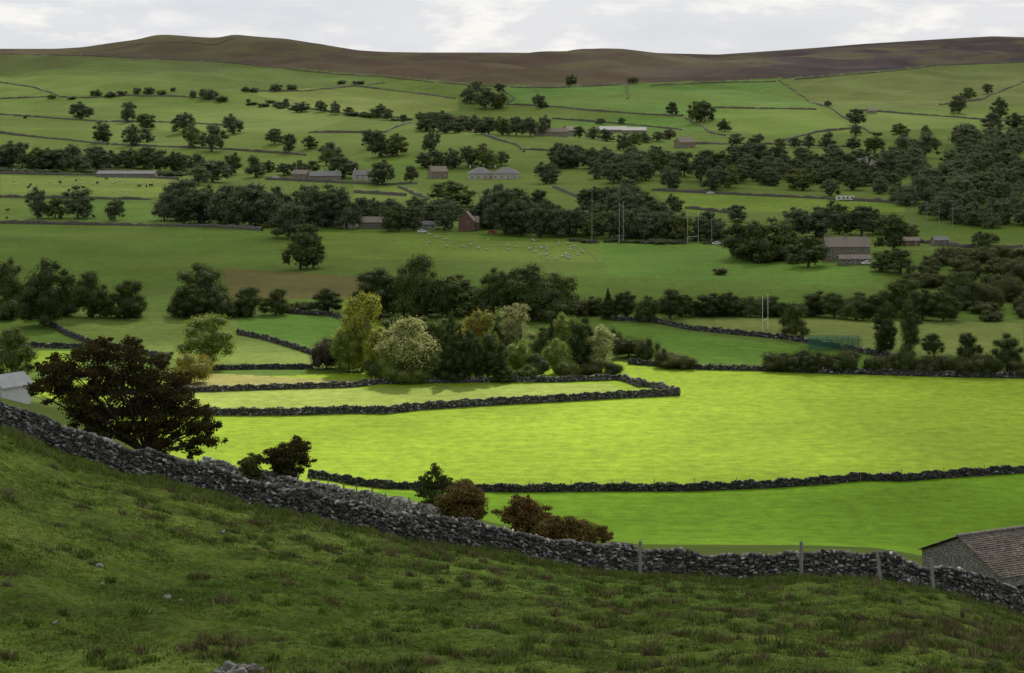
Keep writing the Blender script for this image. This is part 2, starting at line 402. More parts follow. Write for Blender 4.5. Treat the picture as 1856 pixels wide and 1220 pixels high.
def tree(px,py,h,w,mat='b',shape=None,label=None,d=None,group=None):
    """px/py: survey bearing of the foot, h/w apparent size -> metres at the distance of the ground there"""
    global cnt; cnt+=1
    X,Y,Z=hit(px,py)
    s=Y/F; H=h*s; W=w*s; shape=shape or SETSH[mat]
    lod='mid' if Y<690 else 'far'; m=mat
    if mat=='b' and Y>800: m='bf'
    if mat=='b' and cnt%5==0: m='k'
    var=cnt%9 if lod=='far' else cnt%5
    P=getproto(shape,m,lod,var); nm,cat=NM[shape]
    if shape=='bush': lab=LB[mat] if mat in 'srmn' else LB['s']; H*=1.2
    else: lab=LB['bf'] if Y>800 and mat=='b' else LB[mat]
    rz=random.uniform(0,6.28); j=random.uniform(.90,1.28); sc=(W*1.10*j,W*1.10*j,H*random.uniform(.92,1.12))
    o=obj(nm,P[1] if lod=='far' else None,(X,Y,Z-.1),rz,sc,label=label or lab,cat=cat,group=group or ('hedgerow shrubs' if shape=='bush' else 'trees scattered across the dale'))
    if lod=='mid':
        obj('trunk',P[0],parent=o); obj('crown',P[1],parent=o)
    return o
FAR=[ # far slopes
(1035,155,20,24),(1147,152,14,20),(853,188,40,36),(880,198,45,46),(905,197,34,30),(865,170,22,26),(905,168,16,22),(979,196,28,24),(1219,208,26,26),(1262,222,40,34),(1278,220,40,34),(1313,238,26,30),
(1551,228,34,34),(1737,205,40,34),(1756,182,26,24),(1790,170,18,22),(1812,215,38,34),(1800,234,30,40),(1843,232,32,38),(1632,250,28,28),(1680,248,22,22),(1550,246,20,20),
(147,216,34,36),(231,222,38,36),(264,236,30,34),(240,265,42,42),(266,258,30,30),(187,260,40,42),(332,242,42,44),(350,268,48,44),(384,275,48,42),(422,243,40,40),(497,262,28,28),(524,278,40,32),(562,270,26,30),
(518,195,18,18),(546,203,18,30),(582,203,22,20),(607,207,24,22),(632,208,14,16),(686,214,30,32),(702,218,24,24),(731,222,16,16),
(765,220,20,28),(787,224,24,30),(811,232,28,32),(836,236,30,32),(861,240,32,32),(886,243,35,36),(911,245,38,36),(936,246,40,36),(961,247,40,36),(985,246,40,30),
(690,285,50,40),(720,282,46,40),(670,270,36,28),(780,278,46,36),(600,290,32,34),(622,322,48,48),(592,300,34,34),
(1050,250,24,24),(1075,252,24,26),(1100,256,22,26),(1130,272,34,32),(1150,268,30,26),(1170,258,20,24),(1192,256,20,22),(1213,253,20,22),(1088,225,12,20),(1127,225,12,14),
(770,304,30,34),(795,305,38,38),(822,305,36,36),(850,302,38,40),(880,304,48,50),(908,300,30,30),(990,333,42,44),(1015,300,40,40),(1045,300,42,42),(1072,305,40,40),(1100,312,44,42),(1112,332,44,46),(1150,312,40,44),(1145,332,34,36),(1185,318,44,44),(1215,345,42,42),(1240,320,46,46),(1270,330,50,46),(1295,345,50,46),(1322,340,44,40),(1355,320,40,38),(1385,322,36,40),(1412,325,40,40),(1440,322,36,36),(1455,345,46,52),(1482,325,36,40),(1505,356,30,36),(1545,345,46,50),(1585,330,34,40),(1305,310,36,40),(1335,302,30,34),(1560,300,30,34),
(1335,264,24,24),(1372,264,22,24),(1415,268,18,24),(1440,268,22,26),(1466,268,26,28),(1498,268,32,38),(1545,270,26,28),(1585,278,30,34),(1620,292,30,34),(1510,285,26,34),
(12,303,48,42),(40,305,46,38),(68,305,44,38),(92,303,38,32),(137,311,52,46),(170,307,40,36),(233,302,36,36),(262,306,38,40),(290,312,42,42),(315,311,42,40),(360,310,34,40),(385,330,44,60),(420,318,46,38),(463,322,48,40),(485,312,24,26),(515,318,26,28),(545,318,30,30),(566,314,24,30),(692,335,50,40),(745,330,30,24),(360,335,40,40),
(70,396,58,48),(100,396,44,40),(141,396,60,50),(208,400,44,38),(298,400,66,52),(333,406,78,62),(370,403,66,52),(415,410,88,74),(455,412,84,78),(492,412,74,66),(523,432,66,74),(575,408,72,62),(602,412,74,60),(628,414,62,50),(655,404,50,48),(684,402,44,40),(705,420,40,40),(722,418,50,46),(750,418,50,40),(783,414,50,54),(806,418,54,36),(820,376,54,70),(885,412,76,54),(915,425,84,60),(945,427,74,60),(900,392,58,54),(935,390,52,50),(980,430,62,56),(975,386,48,48),(1010,430,58,50),(1042,429,58,44),(1075,432,54,44),(1105,432,56,42),(1133,433,60,48),(1166,434,56,46),(1200,434,52,44),(1236,436,56,44),(1268,436,48,44),(1300,438,46,42),(1072,386,56,46),(1130,391,66,70),(1165,388,46,46),(1222,384,34,36),(1338,402,30,38),(1100,385,50,50),
(1345,470,82,66),(1378,475,86,76),(1415,468,78,70),(1440,432,62,62),(1480,430,66,74),(1465,484,62,58),(1520,424,60,60),(1562,427,58,56),(1619,456,74,66),(1600,492,46,50),(1632,496,52,52),(1650,440,40,40),(1780,452,36,42),(1590,425,46,46),
(545,489,64,62),(568,486,60,40),(555,450,44,54),(530,420,60,60),
]
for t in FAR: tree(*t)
MID=[(15,572,110,60),(80,592,122,100),(165,576,84,66),(230,577,76,70),(372,566,100,100),(345,577,70,60),(408,572,44,44),(455,573,60,60),(500,571,54,56),(595,567,44,50),(690,576,96,90),(655,577,66,50),(765,576,108,86),(732,578,84,60),(802,576,74,46),(895,578,98,64),(972,580,98,110),(940,577,90,70),(1012,576,80,50),
(1080,572,34,36),(1135,577,48,40),(1172,583,54,50),(1215,577,50,46),(1243,574,40,36),(1282,574,50,50),(1322,574,44,46),(1360,574,40,46),(1400,574,38,40),(1441,614,64,60),(1475,573,50,56),(1512,576,50,56),(1552,580,52,54),(1592,582,52,56),(1632,574,72,74),(1672,580,60,60),(1710,582,62,60),(1745,560,74,54),
(1693,646,44,40),(1755,664,60,50),(1825,674,76,52)]
for t in MID: tree(*t)
tree(1605,646,92,46,shape='column'); tree(1647,652,105,48,shape='column')
tree(830,530,34,32,'s',shape='dome',label='small bare-looking tree in the middle of a pasture')
tree(1102,578,56,34,'c'); tree(1305,498,16,24,'s')
for x,y,h,w in [(1205,665,30,44),(1245,668,28,54),(1225,667,26,44),(1140,648,40,54),(1175,654,40,48),(1112,638,40,44),(300,650,16,30),(1380,476,20,40),(1460,470,30,40),(1795,440,20,36),(1840,470,26,50),(1690,520,26,60),(1720,480,20,50),(560,560,16,40),(540,566,22,30),(640,565,24,30),(1855,510,40,60),(1835,545,46,60),(1790,560,50,60),(1770,500,30,50),(1740,470,24,40),(1650,520,30,50)]:
    tree(x,y,h,w,'s')
for i,x in enumerate([1408,1432,1462,1484,1512,1540,1585,1612,1640,1668,1695,1720,1745,1772,1796,1850]):
    tree(x,np.interp(x,[1270,1400,1500,1640,1750,1870],[668,671,674,678,681,683]),34+5*((i*7)%3),46+6*((i*5)%3),'s',label='dark rounded hedge bush behind the field wall')
for x,y,h,w in [(175,174,13,24),(200,176,10,20),(222,173,9,20),(250,170,13,20),(270,170,15,18),(292,172,10,18),(314,166,10,12),(350,178,16,14),(372,180,24,22),(385,180,20,20),(402,184,12,22),(445,167,12,16),(462,168,12,22),(500,165,14,24),(528,163,12,24),(490,187,7,20),(506,191,8,20),(535,198,8,20),(640,210,10,22),(660,212,10,22),(672,214,10,20),(620,152,8,16),(650,152,6,20),(45,215,6,8),(450,186,8,10),(95,178,8,16),(130,180,6,16),(1500,192,10,14),(1540,214,10,14),(1590,246,8,20)]:
    tree(x,y,h,w,'b',shape='bush')
# copse by the farmstead
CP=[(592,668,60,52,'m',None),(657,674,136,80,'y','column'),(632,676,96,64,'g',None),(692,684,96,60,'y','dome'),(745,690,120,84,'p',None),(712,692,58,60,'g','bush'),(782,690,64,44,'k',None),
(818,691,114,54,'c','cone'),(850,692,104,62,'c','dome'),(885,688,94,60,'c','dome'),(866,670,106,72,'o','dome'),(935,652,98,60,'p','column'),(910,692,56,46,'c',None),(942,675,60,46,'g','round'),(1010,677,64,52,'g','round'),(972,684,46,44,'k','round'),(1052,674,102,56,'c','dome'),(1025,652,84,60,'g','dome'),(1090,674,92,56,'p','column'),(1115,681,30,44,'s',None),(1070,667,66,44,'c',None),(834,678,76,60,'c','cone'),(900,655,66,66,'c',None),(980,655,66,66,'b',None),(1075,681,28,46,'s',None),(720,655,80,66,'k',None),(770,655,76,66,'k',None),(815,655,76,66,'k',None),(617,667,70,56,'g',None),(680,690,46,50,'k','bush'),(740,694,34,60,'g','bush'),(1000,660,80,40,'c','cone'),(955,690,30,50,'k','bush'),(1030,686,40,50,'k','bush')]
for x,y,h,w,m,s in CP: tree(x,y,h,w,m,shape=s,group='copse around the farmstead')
tree(382,662,88,110,'g',label='broad round sunlit tree with pale green crown')
tree(22,690,108,66,'k',label='dark round-topped tree beside white building',shape='dome')
tree(345,695,58,80,'o',shape='bush',label='yellowing rounded bush behind the field wall')

# woods as one mass
def wood(poly,n,hpx,wpx,name,label,mat='bf',seed=3,shape='dome'):
    rs=np.random.default_rng(seed); xs=[p[0] for p in poly]; ys=[p[1] for p in poly]; Vs=[];Qs=[];Ts=[];Fs=[];o=0;k=0
    while k<n:
        x=rs.uniform(min(xs),max(xs)); y=rs.uniform(min(ys),max(ys))
        if not inpoly(np.array([x]),np.array([y]),poly)[0]: continue
        X,Y,Z=hit(x,y); s=Y/F; P=getproto(shape,mat,'far',k%9)[2]
        a=rs.random()*6.28; q=rs.uniform(.65,1.3); W=wpx*s*q; H=hpx*s*q*rs.uniform(.8,1.15)
        v=P[0]*np.array((W,W,H)); v=np.stack([v[:,0]*math.cos(a)-v[:,1]*math.sin(a)+X,v[:,0]*math.sin(a)+v[:,1]*math.cos(a)+Y,v[:,2]+Z-.3],-1)
        Vs.append(v);Qs.append(P[1]+o);Ts.append(P[2]+o);Fs.append(P[3]+o);o+=len(v);k+=1
    Q=np.vstack(Qs);T=np.vstack(Ts);Ff=np.vstack(Fs)
    me=build(name,np.vstack(Vs),[Q,T,Ff],[LM[mat],M_core,M_bark],[np.zeros(len(Q)),np.ones(len(T)),np.full(len(Ff),2)])
    obj(name,me,label=label,cat='wood',kind='stuff')
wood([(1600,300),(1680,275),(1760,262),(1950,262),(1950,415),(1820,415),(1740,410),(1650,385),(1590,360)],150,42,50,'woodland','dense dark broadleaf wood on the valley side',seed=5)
wood([(1640,500),(1700,470),(1790,455),(1950,470),(1950,570),(1790,585),(1700,575)],50,34,56,'scrub_thicket','dark scrub thicket along the river bank',mat='s',seed=8,shape='bush')
wood([(-60,305),(330,312),(330,306),(110,300),(-60,298)],26,34,46,'tree_belt','belt of dark trees beside the road',seed=9)
wood([(1230,295),(1340,280),(1600,305),(1590,345),(1300,335)],48,34,44,'woodland','belt of distant broadleaf wood around the village',seed=11)
wood([(1000,303),(1230,300),(1230,330),(960,325),(960,310)],24,34,40,'tree_belt','belt of trees behind the village houses',seed=12)
wood([(750,246),(1000,248),(1000,240),(860,230),(750,216)],12,24,36,'hedgerow','overgrown hedgerow climbing the hillside',seed=22)
wood([(390,408),(520,410),(620,412),(620,404),(390,400)],14,56,56,'tree_belt','dense belt of trees beside the village road',seed=13)
wood([(270,402),(400,406),(400,400),(270,396)],7,52,52,'tree_belt','belt of trees above the pasture wall',seed=33)
wood([(860,420),(1060,432),(1320,438),(1320,430),(1060,418),(860,408)],26,40,52,'tree_belt','long belt of trees along the village road',seed=14)
wood([(860,405),(1060,415),(1250,415),(1250,405),(1060,400),(860,395)],12,44,52,'tree_belt','belt of trees behind the village road',seed=24)
wood([(640,400),(830,402),(830,390),(640,388)],10,38,46,'tree_belt','trees behind the terraced cottages',seed=15)
wood([(640,574),(1040,576),(1040,566),(640,564)],15,60,76,'tree_belt','riverside belt of large broadleaf trees',mat='k',seed=16)
wood([(1060,572),(1640,576),(1640,566),(1060,562)],34,34,52,'hedgerow','overgrown riverside hedgerow',mat='s',seed=17,shape='bush')
wood([(320,577),(530,574),(530,566),(320,566)],9,48,60,'tree_belt','riverside scrub beside the pasture',mat='k',seed=18,shape='bush')
wood([(-40,582),(250,577),(250,568),(-40,568)],9,54,60,'tree_belt','riverside scrub beside the pasture',mat='k',seed=19,shape='bush')
wood([(1330,474),(1470,480),(1470,470),(1330,464)],6,40,50,'tree_belt','shrubbery sheltering the country house',seed=20,shape='bush')
wood([(1040,440),(1330,444),(1330,440),(1040,436)],30,9,30,'hedge','low clipped hedge below the roadside trees',seed=25,shape='bush')
wood([(450,192),(740,222),(740,218),(450,188)],16,7,22,'hedge','thin straggling hedge on the hill pasture',seed=26,shape='bush')
wood([(0,312),(200,316),(330,322),(330,318),(200,312),(0,308)],26,10,30,'hedge','thin dark roadside hedge',seed=27,shape='bush')

# ------------------------------------------------------------------ near trees
def hero(name,label,px,d,blobs,n,leaf,mat,cat='tree',tr=.16,depth=.8,seed=1,group=None,core=.42,sub=7,flat=.62):
    rs=np.random.default_rng(seed); s=d/F; X=(px-CX)*s; Z=float(zf(X,d))-.05; B=[];main=[]
    for (bx,by,br) in blobs:
        x=(bx-px)*s; z=CAMZ-(by-HY)*s-Z; r=br*s
        main.append((x,rs.uniform(-1,1)*r*depth,z,r,r,r*.6)); B.append((x,main[-1][1],z,r*.85,r*.95,r*flat))
        for k in range(sub):
            a=rs.random()*6.28; B.append((x+math.cos(a)*r*rs.uniform(.6,1.1),rs.uniform(-1,1)*r*1.2,z+math.sin(a)*r*.65,r*rs.uniform(.25,.5),r*.4,r*rs.uniform(.12,.24)))
    V,Q,T=crown(B,n,leaf,core=core,fluff=.35)
    o=obj(name,None,(X,d,Z),label=label,cat=cat,group=group)
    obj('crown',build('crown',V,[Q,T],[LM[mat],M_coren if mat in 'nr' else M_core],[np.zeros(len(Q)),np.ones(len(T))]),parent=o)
    m=MB(); h=min(b[2] for b in main)
    fork=(0.1,0,max(.5,h*.7)); m.tube((0,0,-.3),fork,tr*1.3,tr,9)
    for b in main:
        mid=(b[0]*.45+.05,b[1]*.5,(fork[2]*.55+b[2]*.45)+.1)
        m.tube(fork,mid,tr*.42,tr*.25,7); m.tube(mid,b[:3],tr*.25,tr*.07,6)
        for k in range(4):
            e=(b[0]+rs.uniform(-1,1)*b[3],b[1]+rs.uniform(-1,1)*b[3],b[2]+rs.uniform(-.5,.9)*b[5]); m.tube(mid,e,tr*.12,tr*.035,4)
    obj('trunk',m.mesh('trunk',[M_bark],True),parent=o)
hero('hawthorn_tree','dark spreading tree leaning behind the dry stone wall',265,108,[(92,690,34),(130,660,38),(112,710,34),(178,650,40),(236,646,38),(203,692,48),(152,720,44),(274,680,42),(302,722,46),(342,744,34),(248,736,50),(193,752,42),(356,776,31),(308,772,38),(386,798,19),(342,812,23),(242,622,15),(186,622,16),(74,668,16),(268,778,30),(148,750,30),(370,746,15),(225,782,28),(64,706,13),(322,690,20),(290,655,14),(395,768,9),(180,782,24),(100,650,13),(300,806,18)],54000,.135,'n',tr=.22,core=.56,flat=.56)
hero('hawthorn_bush','small dark hawthorn bush beyond the wall',520,150,[(525,820,28),(500,825,22),(545,815,20),(520,845,28),(535,800,12),(505,850,22),(548,838,18),(520,866,24)],11000,.15,'n','shrub',tr=.1,seed=2,core=.7)
hero('hawthorn_bush','low dark bush beyond the wall',455,150,[(455,835,16),(445,842,14),(468,832,12),(460,850,18),(450,858,16)],4000,.15,'s','shrub',tr=.06,seed=3,core=.7)
hero('elder_bush','straggly green bush with pale stems by fence',785,125,[(790,860,16),(775,875,16),(805,875,16),(785,895,20),(765,895,12),(812,890,12),(788,846,9),(785,915,18)],5000,.13,'s','shrub',tr=.05,seed=4,core=.6)
hero('russet_bush','rounded dark russet bush behind the wall',840,118,[(838,905,34),(865,912,24),(812,912,24),(845,892,22),(840,930,36)],13000,.12,'r','shrub',tr=.06,seed=5,core=.75)
hero('russet_bush','spreading russet bush behind the wall',955,115,[(945,922,26),(925,938,24),(970,930,24),(950,908,12),(955,945,36),(990,948,22)],13000,.12,'r','shrub',tr=.06,seed=6,core=.75)
hero('russet_bush','low wide brown bush behind the wall',1045,112,[(1035,955,26),(1070,962,24),(1000,954,22),(1095,970,15),(1050,974,32),(1010,970,28)],13000,.12,'r','shrub',tr=.06,seed=7,core=.75)

# ------------------------------------------------------------------ walls
def stonewall(pts,height,thick,sl,sh,name='dry_stone_wall',label='dry stone wall of grey limestone',bright=.12,cope=True,hn=.08,light=.12):
    P=np.array(pts,float); seg=np.linalg.norm(np.diff(P,axis=0),axis=1); S=np.concatenate([[0],np.cumsum(seg)])
    def at(s):
        return np.interp(s,S,P[:,0]),np.interp(s,S,P[:,1])
    tot=S[-1]; rows=max(3,int(height/sh)); zc=0
    sarr=[];zarr=[];la=[];ha=[]
    for r in range(rows):
        hh=height/rows
        s=-rng.random()*sl
        while s<tot:
            l=sl*rng.uniform(.45,1.5); sarr.append(s+l/2); zarr.append(zc+hh/2); la.append(l); ha.append(hh*rng.uniform(.85,1.35)); s+=l
        zc+=hh
    if cope:
        s=0
        while s<tot:
            l=sl*rng.uniform(.35,.9); h2=sh*rng.uniform(.8,2.2); sarr.append(s+l/2); zarr.append(height+h2*.4); la.append(l*.95); ha.append(h2); s+=l
    sa=np.clip(np.array(sarr),0,tot); za=np.array(zarr); la=np.array(la); ha=np.array(ha); n=len(sa)
    x,y=at(sa); x2,y2=at(np.minimum(sa+.3,tot)); x1,y1=at(np.maximum(sa-.3,0))
    t=np.stack([x2-x1,y2-y1],-1); t/=np.linalg.norm(t,axis=1,keepdims=True)+1e-9; nn=np.stack([-t[:,1],t[:,0]],-1)
    g=zf(x,y)+hn*np.sin(sa*.9)+hn*.8*np.sin(sa*2.3+1)
    slope=(zf(x+t[:,0]*.5,y+t[:,1]*.5)-zf(x-t[:,0]*.5,y-t[:,1]*.5))
    th=thick*(1.15-.4*za/height)*rng.uniform(.9,1.14,n)
    c8=np.array([[(1 if k&1 else -1),(1 if k&2 else -1),(1 if k&4 else -1)] for k in range(8)],float)
    L=c8[None]*np.stack([la,th,ha],-1)[:,None]*.5
    L*=1+rng.uniform(-.34,.04,L.shape)
    tilt=rng.normal(0,.16,n)[:,None]; lx=L[:,:,0]*np.cos(tilt)-L[:,:,2]*np.sin(tilt); lz=L[:,:,0]*np.sin(tilt)+L[:,:,2]*np.cos(tilt)
    off=rng.normal(0,.04*thick/.6,n)[:,None]; ly=L[:,:,1]+off
    Vx=x[:,None]+t[:,0:1]*lx+nn[:,0:1]*ly; Vy=y[:,None]+t[:,1:2]*lx+nn[:,1:2]*ly; Vz=(g+za)[:,None]+lz+slope[:,None]*lx
    V=np.stack([Vx,Vy,Vz],-1).reshape(-1,3)
    f6=np.array([(0,2,3,1),(4,5,7,6),(0,1,5,4),(2,6,7,3),(0,4,6,2),(1,3,7,5)])
    Q=(np.arange(n)[:,None,None]*8+f6[None]).reshape(-1,4)
    b=bright*np.exp(rng.normal(0,.55,n)); b=np.where(rng.random(n)<light,b*2.6,b); b=np.clip(b,.02,.6)
    col=np.stack([b,b*.965,b*.90],-1); col=np.repeat(col,8,0)
    m=max(2,int(tot/max(sl*2,.6))); ss=np.linspace(0,tot,m); cx,cy=at(ss); gx,gy=at(np.minimum(ss+.2,tot)); hx,hy=at(np.maximum(ss-.2,0))
    tt=np.stack([gx-hx,gy-hy],-1); tt/=np.linalg.norm(tt,axis=1,keepdims=True)+1e-9; gz=zf(cx,cy)
    o=len(V); cv=[]
    for k in range(m):
        nx,ny=-tt[k,1]*thick*.3,tt[k,0]*thick*.3
        cv+=[(cx[k]-nx,cy[k]-ny,gz[k]-.3),(cx[k]-nx,cy[k]-ny,gz[k]+height*.93),(cx[k]+nx,cy[k]+ny,gz[k]+height*.93),(cx[k]+nx,cy[k]+ny,gz[k]-.3)]
    cq=[]
    for k in range(m-1):
        a=o+4*k
        for j in range(3): cq.append((a+j,a+4+j,a+5+j,a+1+j))
    col=np.vstack([col,np.full((len(cv),3),.02)])
    me=build(name,np.vstack([V,cv]),[np.vstack([Q,np.array(cq)])],[M_stone],col=col)
    return obj(name,me,label=label,cat='wall',group='dry stone walls of the dale')
def gp(pts,dmin=240):
    R=[]
    for (a,b),(c,d) in zip(pts[:-1],pts[1:]):
        n=max(2,int(abs(c-a)/12+abs(d-b)/8))
        for k in range(n): R.append(hit(a+(c-a)*k/n,b+(d-b)*k/n,dmin)[:2])
    R.append(hit(*pts[-1],dmin)[:2]); return R
WD=lambda p:95+1.2*math.sin(p*.006)+.5*math.sin(p*.017)
fw=[((p-CX)/F*WD(p),WD(p)) for p in range(-220,2100,15)]
stonewall(fw,1.2,.55,.22,.092,label='long weathered dry stone wall running down the hillside',bright=.115,light=.20)
b2=[((p-CX)/F*dd,dd) for p,dd in [(370,156),(400,154),(480,150),(560,147),(640,142),(700,136),(770,126),(800,118)]]
stonewall(b2,1.4,.5,.26,.11,label='lower dry stone wall with leaning fence posts',bright=.32)
stonewall(gp([(560,866),(600,871),(640,879),(700,886),(760,887),(830,890),(930,892),(1090,890),(1250,890),(1400,884),(1500,877),(1560,871),(1640,872),(1740,864),(1856,857),(2100,846)]),1.15,.8,.45,.18,label='dry stone wall edged with rough grass between bright fields',bright=.06,hn=.16)
stonewall(gp([(150,752),(380,753),(520,753),(640,749),(700,750),(760,743),(900,734),(1020,728),(1140,721),(1231,717)]),1.4,.7,.45,.2,label='dry stone wall along the sunlit field',bright=.085,hn=.12)
stonewall(gp([(1231,717),(1200,706),(1165,700),(1128,690)]),1.2,.7,.45,.2,label='tumbled corner of dry stone wall',bright=.15,hn=.2)
stonewall(gp([(1160,702),(1130,690),(1115,689),(1000,693),(900,693),(800,694),(690,696),(640,702),(500,706),(380,710),(150,716)]),1.1,.7,.45,.2,label='dry stone wall below the farmstead copse',bright=.1,hn=.14)
stonewall(gp([(380,671),(470,669),(567,669)]),1.0,.7,.5,.25,label='short stretch of dry stone wall in shade',bright=.06)
def farwall(pts,h=1.5,w=.9,mat=None,label='distant dry stone wall dividing the pastures'):
    P=np.array(gp(pts)); seg=np.linalg.norm(np.diff(P,axis=0),axis=1); S=np.concatenate([[0],np.cumsum(seg)]); st=3.5
    ss=np.arange(0,S[-1],st); x=np.interp(ss,S,P[:,0]); y=np.interp(ss,S,P[:,1])
    if len(ss)<3: return
    tx=np.gradient(x);ty=np.gradient(y); l=np.hypot(tx,ty)+1e-9; nx,ny=-ty/l,tx/l
    wob=1.6*np.sin(ss*.02)+.9*np.sin(ss*.07+1); x=x+nx*wob; y=y+ny*wob
    z=zf(x,y); hh=h*(1+rng.normal(0,.2,len(ss))+.2*np.sin(ss*.05)); n=len(ss); V=[]
    prof=[(-.5,-.3,0),(-.42,0,.55),(-.3,0,1),(.3,0,1),(.42,0,.55),(.5,-.3,0)]
    for a,c,e in prof: 
        j=rng.normal(0,.06,n)*w
        V.append(np.stack([x+nx*(a*w+j),y+ny*(a*w+j),z+c+hh*e],-1))
    V=np.stack(V,1).reshape(-1,3); Q=[]
    for k in range(n-1):
        for j in range(5): Q.append((k*6+j,k*6+j+1,k*6+7+j,k*6+6+j))
    obj('field_wall',build('field_wall',V,[np.array(Q)],[mat or M_stonefar]),label=label,cat='wall',group='dry stone walls of the dale')
for w_ in [[(90,588),(120,607),(170,626),(250,640),(300,652)],[(430,606),(480,616),(530,631),(567,643)],[(500,566),(560,571),(600,573),(640,587)],
 [(1110,581),(1180,583),(1250,598),(1330,606),(1430,616),(1500,629),(1570,641),(1640,656)],[(1140,660),(1270,670),(1400,673),(1500,677),(1640,681),(1750,684),(1870,686)],[(0,632),(60,630),(150,632)]]:
    stonewall(gp(w_),1.05,.7,.6,.25,label='dry stone wall curving between pastures',bright=.075,hn=.15)
for w_ in [[(-40,405),(200,409),(400,413),(480,419)],[(-40,358),(280,363)],[(-40,315),(200,319),(330,326)],[(480,326),(700,336),(760,334)],[(720,340),(770,362)],[(1180,346),(1400,357),(1600,367),(1660,372)],[(1240,378),(1330,388)],[(1000,340),(1050,360)],[(1660,440),(1750,450),(1860,450)],
 [(-20,147),(60,158),(110,176),(160,178),(230,173),(330,176),(400,183)],[(-20,98),(150,101),(300,108),(420,114),(560,130),(700,141),(800,151),(860,156)],[(-20,207),(100,215),(180,221)],[(440,166),(560,166),(640,156),(720,166),(830,179)],[(480,184),(560,198),(650,209),(740,216)],[(600,161),(700,151)],
 [(915,190),(980,193),(1100,203),(1240,211)],[(1000,216),(1100,223),(1240,236)],[(1137,152),(1136,180)],[(1240,215),(1290,241),(1320,246)],[(1410,146),(1440,165),(1470,186),(1500,196),(1535,216),(1580,242)],[(1180,156),(1280,151),(1410,148)],[(1290,196),(1400,198),(1480,199)],[(1560,201),(1700,211),(1860,223)],[(1440,145),(1600,131),(1700,119),(1860,113)],[(1860,146),(1780,181),(1700,191)],[(875,246),(930,263),(950,276)],[(560,241),(700,241),(740,223)],[(940,271),(1100,281),(1250,286)],[(140,101),(260,80),(340,76),(390,82),(430,67)],[(-20,240),(80,251),(200,263)],[(1240,262),(1400,262),(1560,268)],[(0,180),(90,176)],[(640,350),(740,356)],[(860,156),(1000,160),(1137,154)],[(200,263),(420,272),(560,282)],[(180,221),(330,222),(430,230)],[(900,150),(930,180),(915,190)],[(1400,262),(1480,240),(1560,232)]]:
    farwall(w_,1.5,1.1)
# posts
def posts(lst,h,r,label,group,lean=.05):
    m=MB(); m.box((0,0,h/2-.15),(r*2,r*2,h+.3),0,top=(.9,.9)); m.box((0,0,h+.03),(r*1.5,r*1.5,.06),0,top=(.3,.3)); me=m.mesh('fence_post',[M_wood])
    for q in lst:
        if len(q)==3: px,_,dd=q; Y=dd; X=(px-CX)/F*dd; Z=float(zf(X,Y))
        else: X,Y,Z=hit(*q)
        o=obj('fence_post',me,(X,Y,Z),random.random(),label=label,cat='fence post',group=group); o.rotation_euler=(random.uniform(-lean,lean),random.uniform(-lean,lean),random.random())
posts([(1160,0,93.0),(1452,0,93.0)],1.75,.07,'upright weathered wooden post against the stone wall','posts along the hillside wall',lean=.02)
for px,ln in [(1597,-.12),(1693,-.1)]:
    m=MB(); m.box((0,0,.75),(.15,.13,1.9),0,top=(.85,.85)); m.box((0,0,1.73),(.11,.1,.06),0,top=(.3,.3)); X=(px-CX)/F*92.6
    o=obj('fence_post',m.mesh('fence_post',[M_wood]),(X,92.6,float(zf(X,92.6))),label='leaning pale wooden post beside the stone wall',cat='fence post',group='posts along the hillside wall'); o.rotation_euler=(0,ln,.2)
posts([(p,0,np.interp(p,[530,640,770],[144,138,122])) for p in (535,565,590,625,650,675,705,755)],1.9,.05,'leaning wooden fence post beside lower wall','posts along the lower wall',lean=.22)
posts([(p,np.interp(p,[700,930,1400,1856],[884,890,882,855])) for p in range(960,1850,75)],1.7,.05,'slim wooden post along the field wall','posts along the field wall',lean=.08)
posts([(1040+i*4.2,436+i*3.9) for i in range(12)],1.3,.07,'small wooden post across the sheep pasture','posts across the sheep pasture',lean=.05)

# ------------------------------------------------------------------ foreground grass
def blades(n,pxr,dr,hr,wid,name,label,cols,dens=None,clump=9,spread=.12,lean=.5):
    px=rng.uniform(pxr[0],pxr[1],n*3); d=np.sqrt(rng.uniform(dr[0]**2,dr[1]**2,n*3)); X=(px-CX)/F*d
    if dens is not None:
        k=rng.random(n*3)<dens(px,d,X); px,d,X=px[k],d[k],X[k]
    X=X[:n];d=d[:n]; n=len(X); hs=rng.uniform(.6,1.3,n)
    ci=rng.integers(0,len(cols),n); sp=spread*rng.uniform(.5,1.4,n)
    X=np.repeat(X,clump)+rng.normal(0,1,n*clump)*np.repeat(sp,clump); Y=np.repeat(d,clump)+rng.normal(0,1,n*clump)*np.repeat(sp,clump); hs=np.repeat(hs,clump); ci=np.repeat(ci,clump)
    m=len(X); Z=zf(X,Y)-.02; h=hs*rng.uniform(hr[0],hr[1],m); a=rng.uniform(0,6.28,m); wv=wid*rng.uniform(.6,1.4,m)
    la=rng.uniform(0,6.28,m); ll=h*rng.uniform(0,lean,m)
    V=np.stack([np.stack([X-np.cos(a)*wv,Y-np.sin(a)*wv,Z],-1),np.stack([X+np.cos(a)*wv,Y+np.sin(a)*wv,Z],-1),np.stack([X+np.cos(la)*ll,Y+np.sin(la)*ll,Z+h],-1)],1).reshape(-1,3)
    c=np.array(cols)[ci]*rng.uniform(.7,1.35,(m,1)); c=np.repeat(c,3,0)
    obj(name,build(name,V,[np.arange(3*m).reshape(m,3)],[M_grass],col=c),label=label,cat='grass',kind='stuff')
G1=[(.11,.17,.024),(.135,.195,.03),(.09,.145,.02),(.15,.17,.04)]
G2=[(.155,.145,.05),(.12,.14,.036),(.10,.14,.028),(.19,.165,.075),(.125,.10,.045)]
G3=[(.145,.105,.05),(.11,.085,.038),(.17,.135,.068)]
